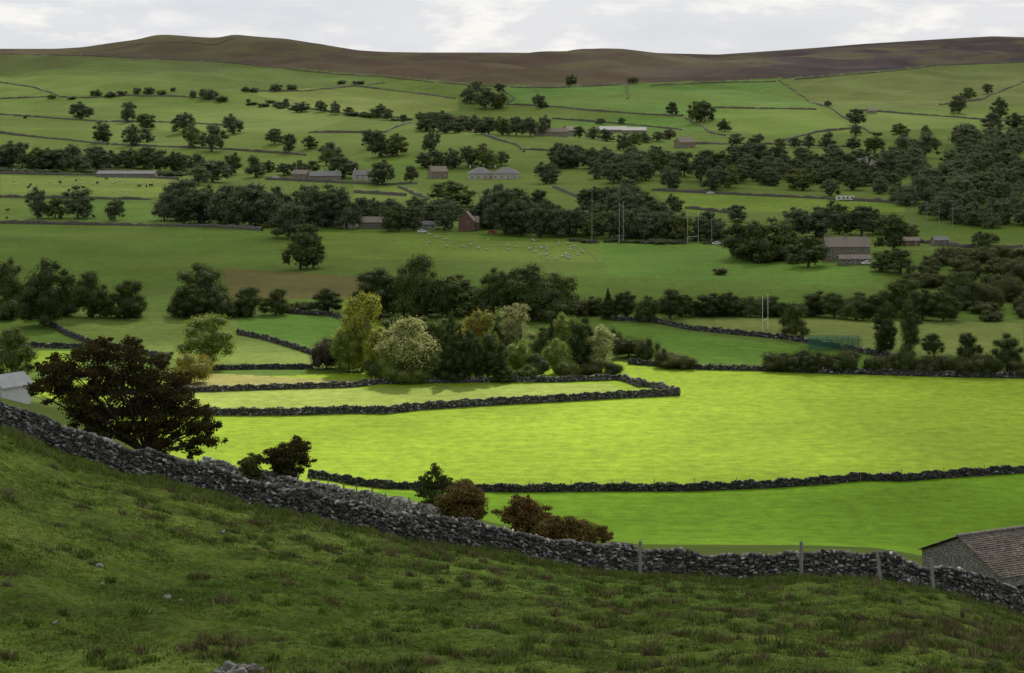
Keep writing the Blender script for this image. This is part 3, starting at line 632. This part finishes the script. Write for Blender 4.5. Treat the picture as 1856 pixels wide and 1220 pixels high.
blades(24000,(-60,1920),(47,96),(.04,.11),.022,'grass','short pasture grass on the hillside',G1,lambda px,d,X:np.clip(.35+.5*np.sin(X*.7+d*.3)*np.sin(d*.55-X*.2),0.05,1),9,.13,1.0)
def dn(px,d,X):
    py=pyof(px,d); t=.18+.55*np.exp(-((py-(930+(px-300)*.17))/45)**2)*(px>250)+.5*np.exp(-((py-1150)/45)**2)*(px>980)+.35*((px>200)&(py>1120))
    return np.clip(t*(.1+1.1*(np.sin(X*1.3)*np.sin(d*.9+X*.4)>.2)),0,1)
blades(1800,(-60,1920),(47,95),(.12,.30),.027,'tussock_grass','coarse tussocks scattered on the hillside',G2+G1[:3],dn,60,.15,1.1)
blades(1500,(-60,1920),(90,94.2),(.15,.38),.022,'long_grass','long grass at the foot of the wall',G1+G2[:2],None,16,.15,.6)
def dr_(px,d,X):
    py=pyof(px,d); return np.clip(.8*np.exp(-((py-1160)/28)**2)*(px>1150)*(.25+(px>1560))+.25*np.exp(-((py-1110)/20)**2)*(px>1250)*(px<1500),0,1)*(np.sin(X*2.1+d)>-.3)
blades(560,(-60,1920),(47,80),(.2,.52),.02,'rushes','patch of dead brown rushes on hillside',G3,dr_,26,.2,.35)
# rocks
Mpr=simple('pale_rock',(.3,.29,.27),(.22,.21,.19),8)
for (px,py,sz) in [(303,1085,.16),(328,1090,.08),(405,966,.10),(180,1028,.14),(186,1060,.08),(398,1222,.2),(416,1214,.24),(436,1216,.2),(456,1218,.24),(474,1222,.18),(430,1228,.26),(570,1220,.14),(100,1130,.09)]:
    X,Y,Z=hit(px,py,30,96); m=MB(); m.ball((0,0,sz*.25),(sz,sz*.8,sz*.7),0,8,5,.25)
    obj('limestone_rock',m.mesh('limestone_rock',[M_grey if py>1195 else Mpr]),(X,Y,Z),random.random()*6,label='grey limestone rock lying in the grass',cat='rock',group='rocks on the hillside')

# ------------------------------------------------------------------ buildings
def window_mesh(w,h):
    m=MB(); t=.09
    m.box((0,.0,0),(w-2*t,.04,h-2*t),1)
    for x in(-w/2+t/2,w/2-t/2): m.box((x,-.01,0),(t,.1,h),0)
    for z in(-h/2+t/2,h/2-t/2): m.box((0,-.01,z),(w-2*t,.1,t),0)
    m.box((0,-.03,0),(t*.6,.03,h-2*t),0)
    return m.mesh('window',[M_white,M_glass])
def door_mesh(w=1,h=2.1):
    m=MB(); m.box((0,0,h/2),(w,.08,h),0)
    for z in(.55,1.45): m.box((0,-.05,z),(w*.6,.03,.6),0)
    return m.mesh('door',[M_wood])
WM=window_mesh(1.1,1.3); DM=door_mesh()
def house(label,px,py,L,W,eh,rh,wall,roof,rz=0,storeys=2,nw=4,chim=2,hip=False,name='stone_house',cat='house',windows=True):
    X,Y,Z=hit(px,py); o=obj(name,None,(X,Y+W/2,Z-.1),rz,label=label,cat=cat,group='buildings in the dale')
    m=MB(); m.box((0,0,eh/2-.5),(L,W,eh+1),0)
    if not hip:
        for sx in(-1,1):
            x=sx*L/2; m.poly([(x,-W/2,eh),(x,W/2,eh),(x,0,rh)] if sx>0 else [(x,W/2,eh),(x,-W/2,eh),(x,0,rh)],0)
    obj('wall',m.mesh('wall',[wall]),parent=o)
    r=MB(); ov=.4; t=.18
    if hip:
        k=min(L/2-.3,W*.5); z0=eh+.02
        b=[(-L/2-ov,-W/2-ov,z0),(L/2+ov,-W/2-ov,z0),(L/2+ov,W/2+ov,z0),(-L/2-ov,W/2+ov,z0)]; u=[(p[0],p[1],p[2]+t) for p in b]; e=[(-L/2+k,0,rh),(L/2-k,0,rh)]
        r.poly(b[::-1]); 
        for i in range(4): j=(i+1)%4; r.poly([b[i],b[j],u[j],u[i]])
        r.poly([u[0],u[1],e[1],e[0]]);r.poly([u[1],u[2],e[1]]);r.poly([u[2],u[3],e[0],e[1]]);r.poly([u[3],u[0],e[0]])
    else:
        sl=(rh-eh)/(W/2); dz=ov*sl
        for s in(-1,1):
            a=[(-L/2-ov*.6,s*(W/2+ov),eh-dz+.03),(L/2+ov*.6,s*(W/2+ov),eh-dz+.03),(L/2+ov*.6,0,rh+.03),(-L/2-ov*.6,0,rh+.03)]
            bb=[(p[0],p[1],p[2]+t) for p in a]
            r.poly(bb if s<0 else bb[::-1]); r.poly(a[::-1] if s<0 else a)
            for i in (0,1,3):
                j=(i+1)%4; q=[a[i],a[j],bb[j],bb[i]]; r.poly(q if s<0 else q[::-1])
    ro=obj('roof',r.mesh('roof',[roof]),parent=o)
    for i in range(chim):
        x=(-L/2+1.2+i*(L-2.4)/max(1,chim-1)); c=MB(); c.box((0,0,0),(.9,.7,1.6),0); c.box((0,0,.86),(1.05,.85,.12),0)
        c.tube((-.2,0,.92),(-.2,0,1.3),.13,.11,7,1); c.tube((.2,0,.92),(.2,0,1.3),.13,.11,7,1)
        obj('chimney',c.mesh('chimney',[wall,M_red]),(x,.25,rh+.4),parent=ro)
    if windows:
        for st in range(storeys):
            for i in range(nw):
                x=-L/2+(i+.5)*L/nw; z=1.5+st*(eh/storeys)
                if st==0 and i==nw//2: obj('door',DM,(x,-W/2-.05,.1),parent=o); continue
                obj('window',WM,(x,-W/2-.03,z),parent=o)
        for sx in (-1,1):
            obj('window',WM,(sx*(L/2+.03),-W*.12,1.5+(storeys-1)*eh/storeys),sx*math.pi/2,parent=o)
    return o
house('long low grey farm shed with pale roof',227,322,38,12,2.6,4.2,M_grey,M_slateg,0,1,7,0,name='farm_shed',cat='shed')
house('row of low stone cottages beside the road',588,328,20,8,3.4,6,M_sand,M_slateg,.15,1,6,3)
house('small stone cottage beside the road',545,326,10,7,3.8,6.2,M_sand,M_slate,-.3,2,3,1)
house('cream cottage with grey slate roof',655,327,11,7,3.6,6.4,M_rend,M_slateg,.3,2,3,2)
house('stone bungalow with hipped slate roof',871,325,16,12,3.6,7.6,M_rend,M_slateg,.1,1,4,1,hip=True,name='bungalow')
house('stone bungalow with hipped slate roof',917,325,16,12,3.6,7.6,M_rend,M_slateg,-.1,1,4,1,hip=True,name='bungalow')
house('stone house among village trees',793,324,11,8,4.8,7.8,M_sand,M_slate,.4,2,3,1)
house('long stone farmhouse on the hillside',998,247,26,8,3.6,6.4,M_sand,M_slate,.1,1,5,2,name='farmhouse')
house('stone barn beside the farmhouse',1030,247,12,8,5,8,M_grey,M_slate,.9,1,3,0,name='stone_barn',cat='barn')
house('large farm shed with white sheet roof',1112,241,26,16,3.0,6.0,M_grey,M_lroof,.05,1,4,0,name='farm_shed',cat='shed')
house('second farm shed with pale roof',1150,242,22,16,3.0,5.5,M_grey,M_lroof,-.05,1,4,0,name='farm_shed',cat='shed')
house('lone stone barn beside a track',1242,268,14,9,4.5,8,M_sand,M_slate,.5,1,3,0,name='stone_barn',cat='barn')
house('small stone field barn high on pasture',1580,206,9,6,3,5.4,M_sand,M_slate,.3,1,2,0,name='field_barn',cat='barn')
house('stone house with grey roof among trees',1515,316,13,8,4.5,7.5,M_sand,M_slateg,.1,2,4,2)
house('tall stone house with pale gable',1556,312,14,9,5.5,9,M_rend,M_slateg,-.2,2,4,2)
house('cream house at the wood edge',1594,312,11,8,4.5,7.4,M_rend,M_slateg,.2,2,3,1)
house('red brick house with steep gables',846,419,6.5,7,5,9,M_red,M_slate,1.45,2,2,1,name='brick_house')
house('red brick house wing with slate roof',858,418,5,6,4,6.5,M_red,M_slate,0,2,3,1,name='brick_house')
house('terrace of stone cottages under trees',688,415,20,7,3.2,5.4,M_sand,M_slate,.05,1,6,3,name='terraced_cottages')
house('terrace of stone cottages under trees',734,415,13,7,3.2,5.4,M_sand,M_slate,-.05,1,4,2,name='terraced_cottages')
house('white rendered cottage behind field wall',632,414,6,6,3,4.8,M_rend,M_slateg,.2,1,2,1)
house('stone garage beside the village road',772,416,9,6,2.4,3.8,M_rend,M_slateg,.0,1,3,0,name='garage',cat='garage')
house('large stone country house with wide front',1537,472,17,9,5.4,8.6,M_sand,M_slate,.03,2,6,3,name='country_house')
house('single storey wing of the country house',1550,480,12,4,2.4,3.6,M_sand,M_slate,.03,1,5,0,name='house_wing')
house('small stone pavilion beside playing field',1706,446,6,5,2.6,3.8,M_sand,M_slateg,.1,1,2,0,name='pavilion')
house('low stone outbuilding with red door',1652,446,7,5,2.4,3.6,M_red,M_slate,.1,1,2,0,name='outbuilding',cat='outbuilding')
house('white house with pale roof behind trees',8,722,4.6,3.6,1.7,2.9,M_white,M_lroof,.9,1,2,0,windows=False)
house('small stone house hidden in the copse',775,691,9,6,2.4,4.4,M_grey,M_slate,.1,1,3,1)
# near stone barn
bx,by=35.65,152.0; bz=70-38-.2; rd=math.atan2(.444,.896); hw=4.75; Lb=15; eh=4.6
o=obj('stone_barn',None,(bx,by,bz-eh),rd,label='old stone barn with mossy stone slate roof',cat='barn',group='buildings in the dale')
m=MB()
def wallstrip(x0,x1,z0,z1,y): m.box(((x0+x1)/2,y,(z0+z1)/2),(x1-x0,.5,z1-z0),0)
yf=-hw+.25
for (a,b_,c_,d_) in [(0,1.6,-1.5,eh),(1.6,2.4,-1.5,2.6),(1.6,2.4,3.7,eh),(2.4,8,-1.5,eh),(8,8.8,-1.5,2.4),(8,8.8,3.5,eh),(8.8,Lb,-1.5,eh)]: wallstrip(a,b_,c_,d_,yf)
wallstrip(0,Lb,-1.5,eh,hw-.25)
for x in(.25,Lb-.25):
    m.box((x,0,eh/2-.75),(.498,2*hw-1.002,eh+1.5),0)
    for xx in(x-.25,x+.25): m.poly([(xx,-hw,eh),(xx,hw,eh),(xx,0,eh+2.05)] if xx>x else [(xx,hw,eh),(xx,-hw,eh),(xx,0,eh+2.05)],0)
Nb=NT('barn_rubble'); tc=Nb.n('ShaderNodeTexCoord'); vo=Nb.n('ShaderNodeTexVoronoi'); mpb=Nb.n('ShaderNodeMapping'); mpb.inputs['Scale'].default_value=(2.2,2.2,4.2); Nb.l(tc.outputs['Object'],mpb.inputs[0]); Nb.l(mpb.outputs[0],vo.inputs['Vector'])
sv=Nb.n('ShaderNodeSeparateColor'); Nb.l(vo.outputs['Color'],sv.inputs[0]); vd=mrange(Nb,vo.outputs['Distance'],.3,.65,1.1,.25)
cc=mixc(Nb,sv.outputs[0],(.16,.15,.13),(.55,.52,.46)); cc=scalecol(Nb,cc,vd); bb=Nb.n('ShaderNodeBsdfPrincipled'); bb.inputs['Roughness'].default_value=.95; Nb.l(cc,bb.inputs['Base Color']); Nb.l(bb.outputs[0],Nb.out.inputs[0])
obj('wall',m.mesh('wall',[Nb.m]),parent=o)
Vs=[];cols=[]; sl=math.hypot(hw+.35,2.05*(hw+.35)/hw); pitch=math.atan2(2.05,hw)
c8=np.array([[(1 if k&1 else -1),(1 if k&2 else -1),(1 if k&4 else -1)] for k in range(8)],float)
for s in(-1,1):
    nrow=22
    for r_ in range(nrow):
        sw=.26+.3*(1-r_/nrow)*.6; x=-.3
        while x<Lb+.3:
            wv=min(sw*rng.uniform(.7,1.4),Lb+.35-x); cx=x+wv/2; t0=(r_+.5)*sl/nrow
            lx=c8[:,0]*wv*.49; lt=c8[:,1]*sl/nrow*.62; lz=c8[:,2]*.02+rng.normal(0,.006)-c8[:,1]*.032
            dist=(sl-t0)-lt
            yy=s*(dist)*math.cos(pitch); zz=eh+2.05+.12-(dist)*math.sin(pitch)+lz
            Vs.append(np.stack([cx+lx,yy,zz],-1)); cv=.185*math.exp(rng.normal(0,.15)); cols.append(np.tile((cv*1.0,cv*.86,cv*.68),(8,1))); x+=wv
for x in np.arange(-.3,Lb+.3,.55):
    q=c8*np.array((.26,.2,.06))+np.array((x+.27,0,eh+2.05+.17)); Vs.append(q); cols.append(np.tile((.2,.18,.15),(8,1)))
n=len(Vs); f6=np.array([(0,2,3,1),(4,5,7,6),(0,1,5,4),(2,6,7,3),(0,4,6,2),(1,3,7,5)]); Q=(np.arange(n)[:,None,None]*8+f6[None]).reshape(-1,4)
M_sl=colmat('barn_slate',1.2,.7,1.25)
base=MB()
for s in(-1,1):
    a=[(-.2,s*(hw+.25),eh-.1),(Lb+.2,s*(hw+.25),eh-.1),(Lb+.2,0,eh+2.04),(-.2,0,eh+2.04)]; base.poly(a if s<0 else a[::-1])
nv=n*8; VV=np.vstack(Vs+[np.array(base.v)]); QQ=np.vstack([Q,np.array(base.f)+nv])
obj('roof',build('roof',VV,[QQ],[M_sl],col=np.vstack(cols+[np.full((8,3),.05)])),parent=o)
for x,z in((2.0,3.15),(8.4,2.95)):
    m=MB(); m.box((0,.15,0),(.8,.04,1.1),1); m.box((0,-.12,-.59),(1.0,.5,.1),0); obj('window',m.mesh('window',[M_grey,M_glass]),(x,yf,z),parent=o)

# ------------------------------------------------------------------ rugby posts, poles, nets
M_post=simple('faded_white_paint',(.50,.50,.49),(.42,.42,.41),2,.6)
def goal(px,py,H,wd,rz,label,th=.07):
    X,Y,Z=hit(px,py); m=MB()
    for s in(-1,1): m.tube((s*wd/2,0,-.2),(s*wd/2,0,2.0),th*1.4,th*1.4,8); m.tube((s*wd/2,0,2.0),(s*wd/2,0,H),th,th*.8,8)
    m.tube((-wd/2,0,3),(wd/2,0,3),th,th,8)
    obj('rugby_goalposts',m.mesh('rugby_goalposts',[M_post if H>11 else M_white],True),(X,Y,Z),rz,label=label,cat='goalposts',group='rugby posts')
goal(1387,599,10,5.6,1.17,'tall white rugby goalposts on the playing field',.075)
goal(1126,440,18,5.6,1.2,'tall white rugby goalposts near the trees',.07)
goal(1256,441,14,5.6,.5,'white rugby goalposts among the trees',.07)
Mgv=simple('galvanised',(.32,.33,.34),(.26,.27,.28),2)
def pole(px,py,hpx,label):
    X,Y,Z=hit(px,py); h=hpx*Y/F; m=MB(); m.tube((0,0,-.2),(0,0,h*.5),.12,.09,8); m.tube((0,0,h*.5),(0,0,h),.09,.06,8); m.box((0,-.1,h-.1),(1.2,.2,.25),0); m.box((-.4,-.25,h-.1),(.35,.1,.3),0); m.box((.4,-.25,h-.1),(.35,.1,.3),0)
    obj('floodlight_pole',m.mesh('floodlight_pole',[Mgv]),(X,Y,Z),label=label,cat='light pole',group='floodlight poles')
for x,y,h in[(1653,424,58),(1680,424,58),(1702,424,54),(1727,426,56),(1073,440,98),(1290,441,56)]: pole(x,y,h,'slim grey floodlight pole beside the playing field')
X,Y,Z=hit(1512,634); o=obj('cricket_nets',None,(X,Y,Z),-.05,label='green netted cricket practice cage on playing field',cat='sports cage')
m=MB(); Lc,Wc,Hc=13.5,7,3.2
for x in np.linspace(-Lc/2,Lc/2,6):
    for y in(-Wc/2,Wc/2): m.tube((x,y,0),(x,y,Hc),.06,.06,6)
    m.tube((x,-Wc/2,Hc),(x,Wc/2,Hc),.05,.05,6)
for y in(-Wc/2,0,Wc/2): m.tube((-Lc/2,y,Hc),(Lc/2,y,Hc),.05,.05,6)
M_gp=simple('green_frame',(.04,.13,.09),(.05,.15,.11),2)
obj('frame',m.mesh('frame',[M_gp]),parent=o)
N=NT('green_netting'); tr=N.n('ShaderNodeBsdfTransparent'); df=N.n('ShaderNodeBsdfDiffuse'); df.inputs[0].default_value=(.05,.16,.11,1); mx=N.n('ShaderNodeMixShader'); mx.inputs[0].default_value=.3; N.l(tr.outputs[0],mx.inputs[1]); N.l(df.outputs[0],mx.inputs[2]); N.l(mx.outputs[0],N.out.inputs[0])
m=MB()
for y in(-Wc/2+.08,-.1,Wc/2-.08): m.poly([(-Lc/2,y,.05),(Lc/2,y,.05),(Lc/2,y,Hc-.1),(-Lc/2,y,Hc-.1)])
m.poly([(-Lc/2,-Wc/2,Hc-.08),(Lc/2,-Wc/2,Hc-.08),(Lc/2,Wc/2,Hc-.08),(-Lc/2,Wc/2,Hc-.08)])
obj('netting',m.mesh('netting',[N.m]),parent=o)

# ------------------------------------------------------------------ vehicles
def car_meshes(cm):
    m=MB(); L,W=4.3,1.75
    prof=[(-2.15,.35),(-2.15,.85),(-1.95,.98),(-1.55,1.0),(-.95,1.42),(.55,1.45),(1.15,1.0),(1.95,.88),(2.15,.7),(2.15,.35)]
    for s in(-1,1):
        p=[(x,s*W/2*(.86 if z>1.1 else 1),z) for x,z in prof]; m.poly(p if s<0 else p[::-1])
    for i in range(len(prof)):
        a=prof[i];b=prof[(i+1)%len(prof)]; ka=.86 if a[1]>1.1 else 1; kb=.86 if b[1]>1.1 else 1
        m.poly([(a[0],-W/2*ka,a[1]),(a[0],W/2*ka,a[1]),(b[0],W/2*kb,b[1]),(b[0],-W/2*kb,b[1])])
    body=m.mesh('body',[cm])
    g=MB()
    for s in(-1,1):
        q=[(-1.35,s*.865,1.04),(1.0,s*.865,1.04),(.5,s*.79,1.38),(-.88,s*.79,1.36)]; g.poly(q if s<0 else q[::-1])
    g.poly([(1.13,-.75,1.05),(1.13,.75,1.05),(.62,.68,1.4),(.62,-.68,1.4)]); g.poly([(-1.52,.75,1.06),(-1.52,-.75,1.06),(-1.02,-.68,1.4),(-1.02,.68,1.4)])
    return body,g.mesh('window',[M_glass])
w_=MB(); w_.tube((0,-.1,0),(0,.1,0),.33,.33,14); w_.tube((0,.1,0),(0,-.1,0),.33,.33,14); w_.tube((0,-.1,0),(0,-.13,0),.18,.16,10,1); WHM=w_.mesh('wheel',[M_tyre,M_white])
cw=simple('white_car_paint',(.65,.65,.64),(.6,.6,.59),1,.3); cs=simple('silver_car_paint',(.4,.41,.42),(.36,.37,.38),1,.3); cr_=simple('red_car_paint',(.4,.03,.03),(.35,.025,.025),1,.3); cd=simple('dark_car_paint',(.03,.04,.06),(.04,.05,.07),1,.3)
CM={'white':car_meshes(cw),'silver':car_meshes(cs),'red':car_meshes(cr_),'dark blue':car_meshes(cd)}
for px,py,c,rz in [(8,309,'white',.1),(24,310,'silver',.2),(45,310,'white',0),(66,310,'dark blue',.1),(84,311,'white',.2),(104,311,'silver',0),(160,313,'white',.1),(892,423,'red',.1),(1078,441,'dark blue',0),(1312,443,'silver',.1),(1300,444,'white',0),(765,422,'white',.1),(802,684,'white',.6),(1572,480,'white',.3),(1288,352,'white',0),(604,329,'silver',.2),(500,323,'white',.1)]:
    X,Y,Z=hit(px,py); o=obj('parked_car',None,(X,Y,Z),rz,label=f'{c} hatchback car parked beside trees and wall',cat='car',group='parked cars in the dale')
    obj('body',CM[c][0],parent=o); obj('window',CM[c][1],parent=o)
    for x in(-1.35,1.35):
        for s in(-1,1): obj('wheel',WHM,(x,s*.8,.33),0 if s<0 else math.pi,parent=o)
for px,py in[(1524,364),(1540,364)]:
    X,Y,Z=hit(px,py); o=obj('caravan',None,(X,Y,Z),.05,label='white touring caravan parked in a field',cat='caravan',group='caravans')
    m=MB(); m.box((0,0,1.55),(5.4,2.2,1.9),0,top=(.93,.96)); m.box((0,0,2.56),(4.9,2.0,.12),0); m.box((3.2,0,.55),(1.2,.1,.1),0); obj('body',m.mesh('body',[M_white]),parent=o)
    obj('window',WM,(-1.4,-1.12,1.8),parent=o); obj('window',WM,(1.2,-1.12,1.8),parent=o)
    for s in(-1,1): obj('wheel',WHM,(0,s*1.0,.33),0 if s<0 else math.pi,parent=o)

# ------------------------------------------------------------------ animals
def animal(body,head,legs,graze=True):
    m=MB(); m.ball((0,0,.62),(.52,.26,.27),body,10,7,.05); m.ball((.3,0,.66),(.26,.23,.26),body,8,6,.04); m.ball((-.34,0,.64),(.24,.24,.25),body,8,6,.04)
    if graze: m.tube((.46,0,.66),(.68,0,.34),.13,.09,7,body); m.ball((.75,0,.2),(.1,.075,.16),head,7,5); hp=(.7,.32)
    else: m.tube((.45,0,.7),(.62,0,.92),.14,.1,7,body); m.ball((.73,0,.95),(.17,.08,.1),head,7,5); hp=(.63,1.0)
    for s in(-1,1): m.tube((hp[0],s*.06,hp[1]),(hp[0]-.02,s*.17,hp[1]+.02),.035,.015,5,head)
    for x,s in((.33,-1),(.33,1)): m.tube((x,s*.13,.5),(x+.01,s*.13,.25),.07,.04,6,legs); m.tube((x+.01,s*.13,.25),(x,s*.13,0),.035,.04,6,legs)
    for s in(-1,1): m.tube((-.38,s*.14,.55),(-.33,s*.14,.38),.1,.06,6,legs); m.tube((-.33,s*.14,.38),(-.42,s*.14,.22),.055,.035,6,legs); m.tube((-.42,s*.14,.22),(-.4,s*.14,0),.035,.04,6,legs)
    m.tube((-.56,0,.72),(-.62,0,.5),.04,.03,5,body)
    return m
Msf=simple('sheep_face',(.25,.23,.2),(.15,.14,.12),5)
SH=[animal(0,1,1,graze=g).mesh('sheep',[M_wool,Msf],True) for g in(True,False)]
CW=[animal(0,0,0,graze=g).mesh('cow',[mm_],True) for g,mm_ in((True,M_dark),(False,M_dark),(True,simple('brown_hide',(.12,.06,.03),(.16,.08,.04),2)))]
def herd(poly,n,meshes,sc,name,label,group,seed):
    rs=np.random.default_rng(seed); xs=[p[0] for p in poly]; ys=[p[1] for p in poly]; k=0
    while k<n:
        x=rs.uniform(min(xs),max(xs)); y=rs.uniform(min(ys),max(ys))
        if not inpoly(np.array([x]),np.array([y]),poly)[0]: continue
        X,Y,Z=hit(x,y); s=sc*rs.uniform(.85,1.15); obj(name,meshes[k%len(meshes)],(X,Y,Z),rs.random()*6.28,(s,s,s),label=label,cat=name,group=group); k+=1
herd([(940,434),(1040,442),(1075,474),(975,472)],40,SH,1.1,'sheep','white sheep grazing on green pasture','flock of grazing sheep',1)
herd([(760,426),(930,432),(940,460),(780,455)],16,SH,1.1,'sheep','white sheep grazing on green pasture','flock of grazing sheep',2)
herd([(0,322),(300,328),(280,355),(0,352)],30,SH,1.25,'sheep','white sheep grazing below the wall','flock of grazing sheep',3)
herd([(0,322),(290,328),(270,355),(0,355)],14,CW,1.8,'cow','dark cow grazing among sheep','cattle in the pasture',4)
herd([(0,375),(250,380),(250,398),(0,398)],8,CW,1.8,'cow','dark cow grazing beside the wall','cattle in the pasture',5)
herd([(450,168),(820,182),(820,200),(560,190)],60,SH,1.3,'sheep','white sheep on the hill pasture','flock of grazing sheep',6)
herd([(950,158),(1400,150),(1400,190),(950,186)],40,SH,1.3,'sheep','white sheep on the hill pasture','flock of grazing sheep',7)
herd([(100,108),(560,135),(560,160),(200,160)],40,SH,1.3,'sheep','white sheep on the hill pasture','flock of grazing sheep',8)

# ------------------------------------------------------------------ light
EL=math.radians(40); AZ=math.radians(10)   # sun ahead of the viewer, a little to the right
S=Vector((math.sin(AZ)*math.cos(EL),math.cos(AZ)*math.cos(EL),math.sin(EL)))
sl_=bpy.data.lights.new('sun','SUN'); sl_.energy=5.0; sl_.angle=math.radians(.5); sl_.color=(1,.95,.86)
so=bpy.data.objects.new('sun',sl_); COL.objects.link(so); so.rotation_euler=S.to_track_quat('Z','Y').to_euler(); so.location=(0,500,900)
H=600.; ox,oy=S.x/S.z*H,S.y/S.z*H
xa=np.concatenate([np.arange(-3000,-420,70),np.arange(-420,520,11),np.arange(520,3001,70)]); ya=np.concatenate([np.arange(700,oy+200,9),np.arange(oy+200,oy+760,11),np.arange(oy+760,5800,50)])
GX,GY=np.meshgrid(xa,ya); gx=GX-ox; gy=GY-oy
def ss(a,b,v): t=np.clip((v-a)/(b-a),0,1); return t*t*(3-2*t)
nz=np.sin(gx*.021+gy*.013)+np.sin(gy*.03-gx*.017+1.3)+.6*np.sin(gx*.055+2)*np.sin(gy*.06+.5)
nz2=np.sin(gx*.0041+gy*.002)+np.sin(gy*.0046-gx*.003+1)+.6*np.sin(gx*.011+gy*.009)
wx=gx+nz*6; wy=gy+nz*5
T=.14+.07*nz2
T=np.maximum(T,ss(1250,1550,gy)*(.22+.15*nz2))
T=np.maximum(T,.55*ss(-120,60,gx)*(1-ss(420,640,gx))*ss(1500,1750,gy)*(1-ss(2300,2700,gy))*(.8+.28*nz2))
T=np.maximum(T,.50*ss(-420,-340,gx)*(1-ss(-200,-60,gx))*ss(1450,1600,gy)*(1-ss(1900,2400,gy)))
T=np.maximum(T,.30*ss(-60,0,gx)*(1-ss(110,200,gx))*ss(620,680,gy)*(1-ss(800,880,gy)))
T=np.maximum(T,.36*ss(-400,-300,gx)*(1-ss(-10,60,gx))*ss(485,520,gy)*(1-ss(600,680,gy)))
T=np.where(gy>2900,T*.75,T)
ymax=514-.85*np.maximum(0,wx-5)
# pool of light, strongest over the middle of the hayfield
pool=np.exp(-np.maximum(0,np.abs((wx+2)/62)-.40)**2*.95)*np.exp(-np.maximum(0,np.abs((wy-402)/70)-.5)**2*.5)
pool=np.maximum(pool,ss(-150,-118,wx)*(1-ss(-30,20,wx)))
T=np.maximum(T,(.12+.88*pool)*ss(-150,-118,wx)*ss(296,366,wy)*(1-ss(-40,26,wy-ymax)))
T=np.maximum(T,.40*np.exp(-np.maximum(0,(wx-20)/50)**2)*ss(-60,-10,wx)*ss(235,290,wy)*(1-ss(480,500,wy)))
fg=(gy<110); nf=np.sin(gx*.16+gy*.07)+np.sin(gy*.13-gx*.08+2)
T=np.where(fg,.13+.07*nf+.28*np.exp(-((gx+18)/11)**2-((gy-82)/9)**2)+.24*np.exp(-((gx-8)/15)**2-((gy-64)/6)**2)+.18*np.exp(-((gx-20)/9)**2-((gy-80)/7)**2),T)
T=np.maximum(T,.5*np.exp(-((gx-40)/14)**2-((gy-152)/18)**2))
T=np.clip(T,.02,1)
ZZ=H+14*np.sin(GX*.012+GY*.007)+10*np.sin(GY*.02)
nr,nc=GX.shape; ii=np.arange(nr*nc).reshape(nr,nc); Q=np.stack([ii[:-1,:-1],ii[:-1,1:],ii[1:,1:],ii[1:,:-1]],-1).reshape(-1,4)
N=NT('cloud_shade_sheet'); at=N.n('ShaderNodeAttribute'); at.attribute_name='Col'; tr=N.n('ShaderNodeBsdfTransparent'); tl=N.n('ShaderNodeBsdfTranslucent'); tl.inputs[0].default_value=(.64,.62,.58,1)
mx=N.n('ShaderNodeMixShader'); N.l(at.outputs['Fac'],mx.inputs[0]); N.l(tl.outputs[0],mx.inputs[1]); N.l(tr.outputs[0],mx.inputs[2]); N.l(mx.outputs[0],N.out.inputs[0])
obj('shade_cloud',build('shade_cloud',np.stack([GX,GY,ZZ],-1).reshape(-1,3),[Q],[N.m],col=np.repeat(T.reshape(-1,1),3,1),smooth=True),label='unseen cloud sheet with gaps shaped to place the sun patches',cat='cloud',kind='structure')  # cloud sheet added out of view, its gaps shaped to place sun and shade

wd=bpy.data.worlds.new('World'); scene.world=wd; wd.use_nodes=True; t=wd.node_tree; t.nodes.clear()
Wn=NT.__new__(NT); Wn.t=t
ou=t.nodes.new('ShaderNodeOutputWorld'); bg=t.nodes.new('ShaderNodeBackground'); bg.inputs[1].default_value=.1
sk=t.nodes.new('ShaderNodeTexSky'); sk.sky_type='NISHITA'; sk.sun_disc=False; sk.sun_elevation=EL; sk.sun_rotation=AZ; sk.air_density=1; sk.dust_density=2
tc=t.nodes.new('ShaderNodeTexCoord'); mp=t.nodes.new('ShaderNodeMapping'); mp.inputs['Scale'].default_value=(7,7,34); mp.inputs['Location'].default_value=(1.3,0,.6); t.links.new(tc.outputs['Generated'],mp.inputs[0])
nn=noise(Wn,mp.outputs[0],1.0,5,.5); 
mp2=t.nodes.new('ShaderNodeMapping'); mp2.inputs['Scale'].default_value=(24,24,80); t.links.new(tc.outputs['Generated'],mp2.inputs[0]); n2_=noise(Wn,mp2.outputs[0],1.0,7,.62)
f1=mrange(Wn,nn,.36,.58,0,1); f2=mrange(Wn,n2_,.47,.62,0,.9)
c=mixc(Wn,f1,(6.9,7.2,7.8),(7.6,7.8,8.2)); c=mixc(Wn,mathn(Wn,'MULTIPLY',f2,f1),c,(9.8,9.7,9.4))
sp=t.nodes.new('ShaderNodeSeparateXYZ'); t.links.new(tc.outputs['Generated'],sp.inputs[0])
el=mrange(Wn,sp.outputs[2],.05,.5,1,.75); c=scalecol(Wn,c,el)
c=mixc(Wn,.94,sk.outputs[0],c)
t.links.new(c,bg.inputs[0]); t.links.new(bg.outputs[0],ou.inputs[0])

cam=bpy.data.cameras.new('camera'); co=bpy.data.objects.new('camera',cam); COL.objects.link(co)
co.location=(0,0,CAMZ); co.rotation_euler=(math.radians(90),0,0); cam.sensor_width=36; cam.lens=F/1856*36; cam.shift_y=-(610-HY)/1856; cam.clip_start=.5; cam.clip_end=20000
scene.camera=co
scene.view_settings.view_transform='Standard'; scene.view_settings.look='None'; scene.view_settings.exposure=0
print('trees',cnt)
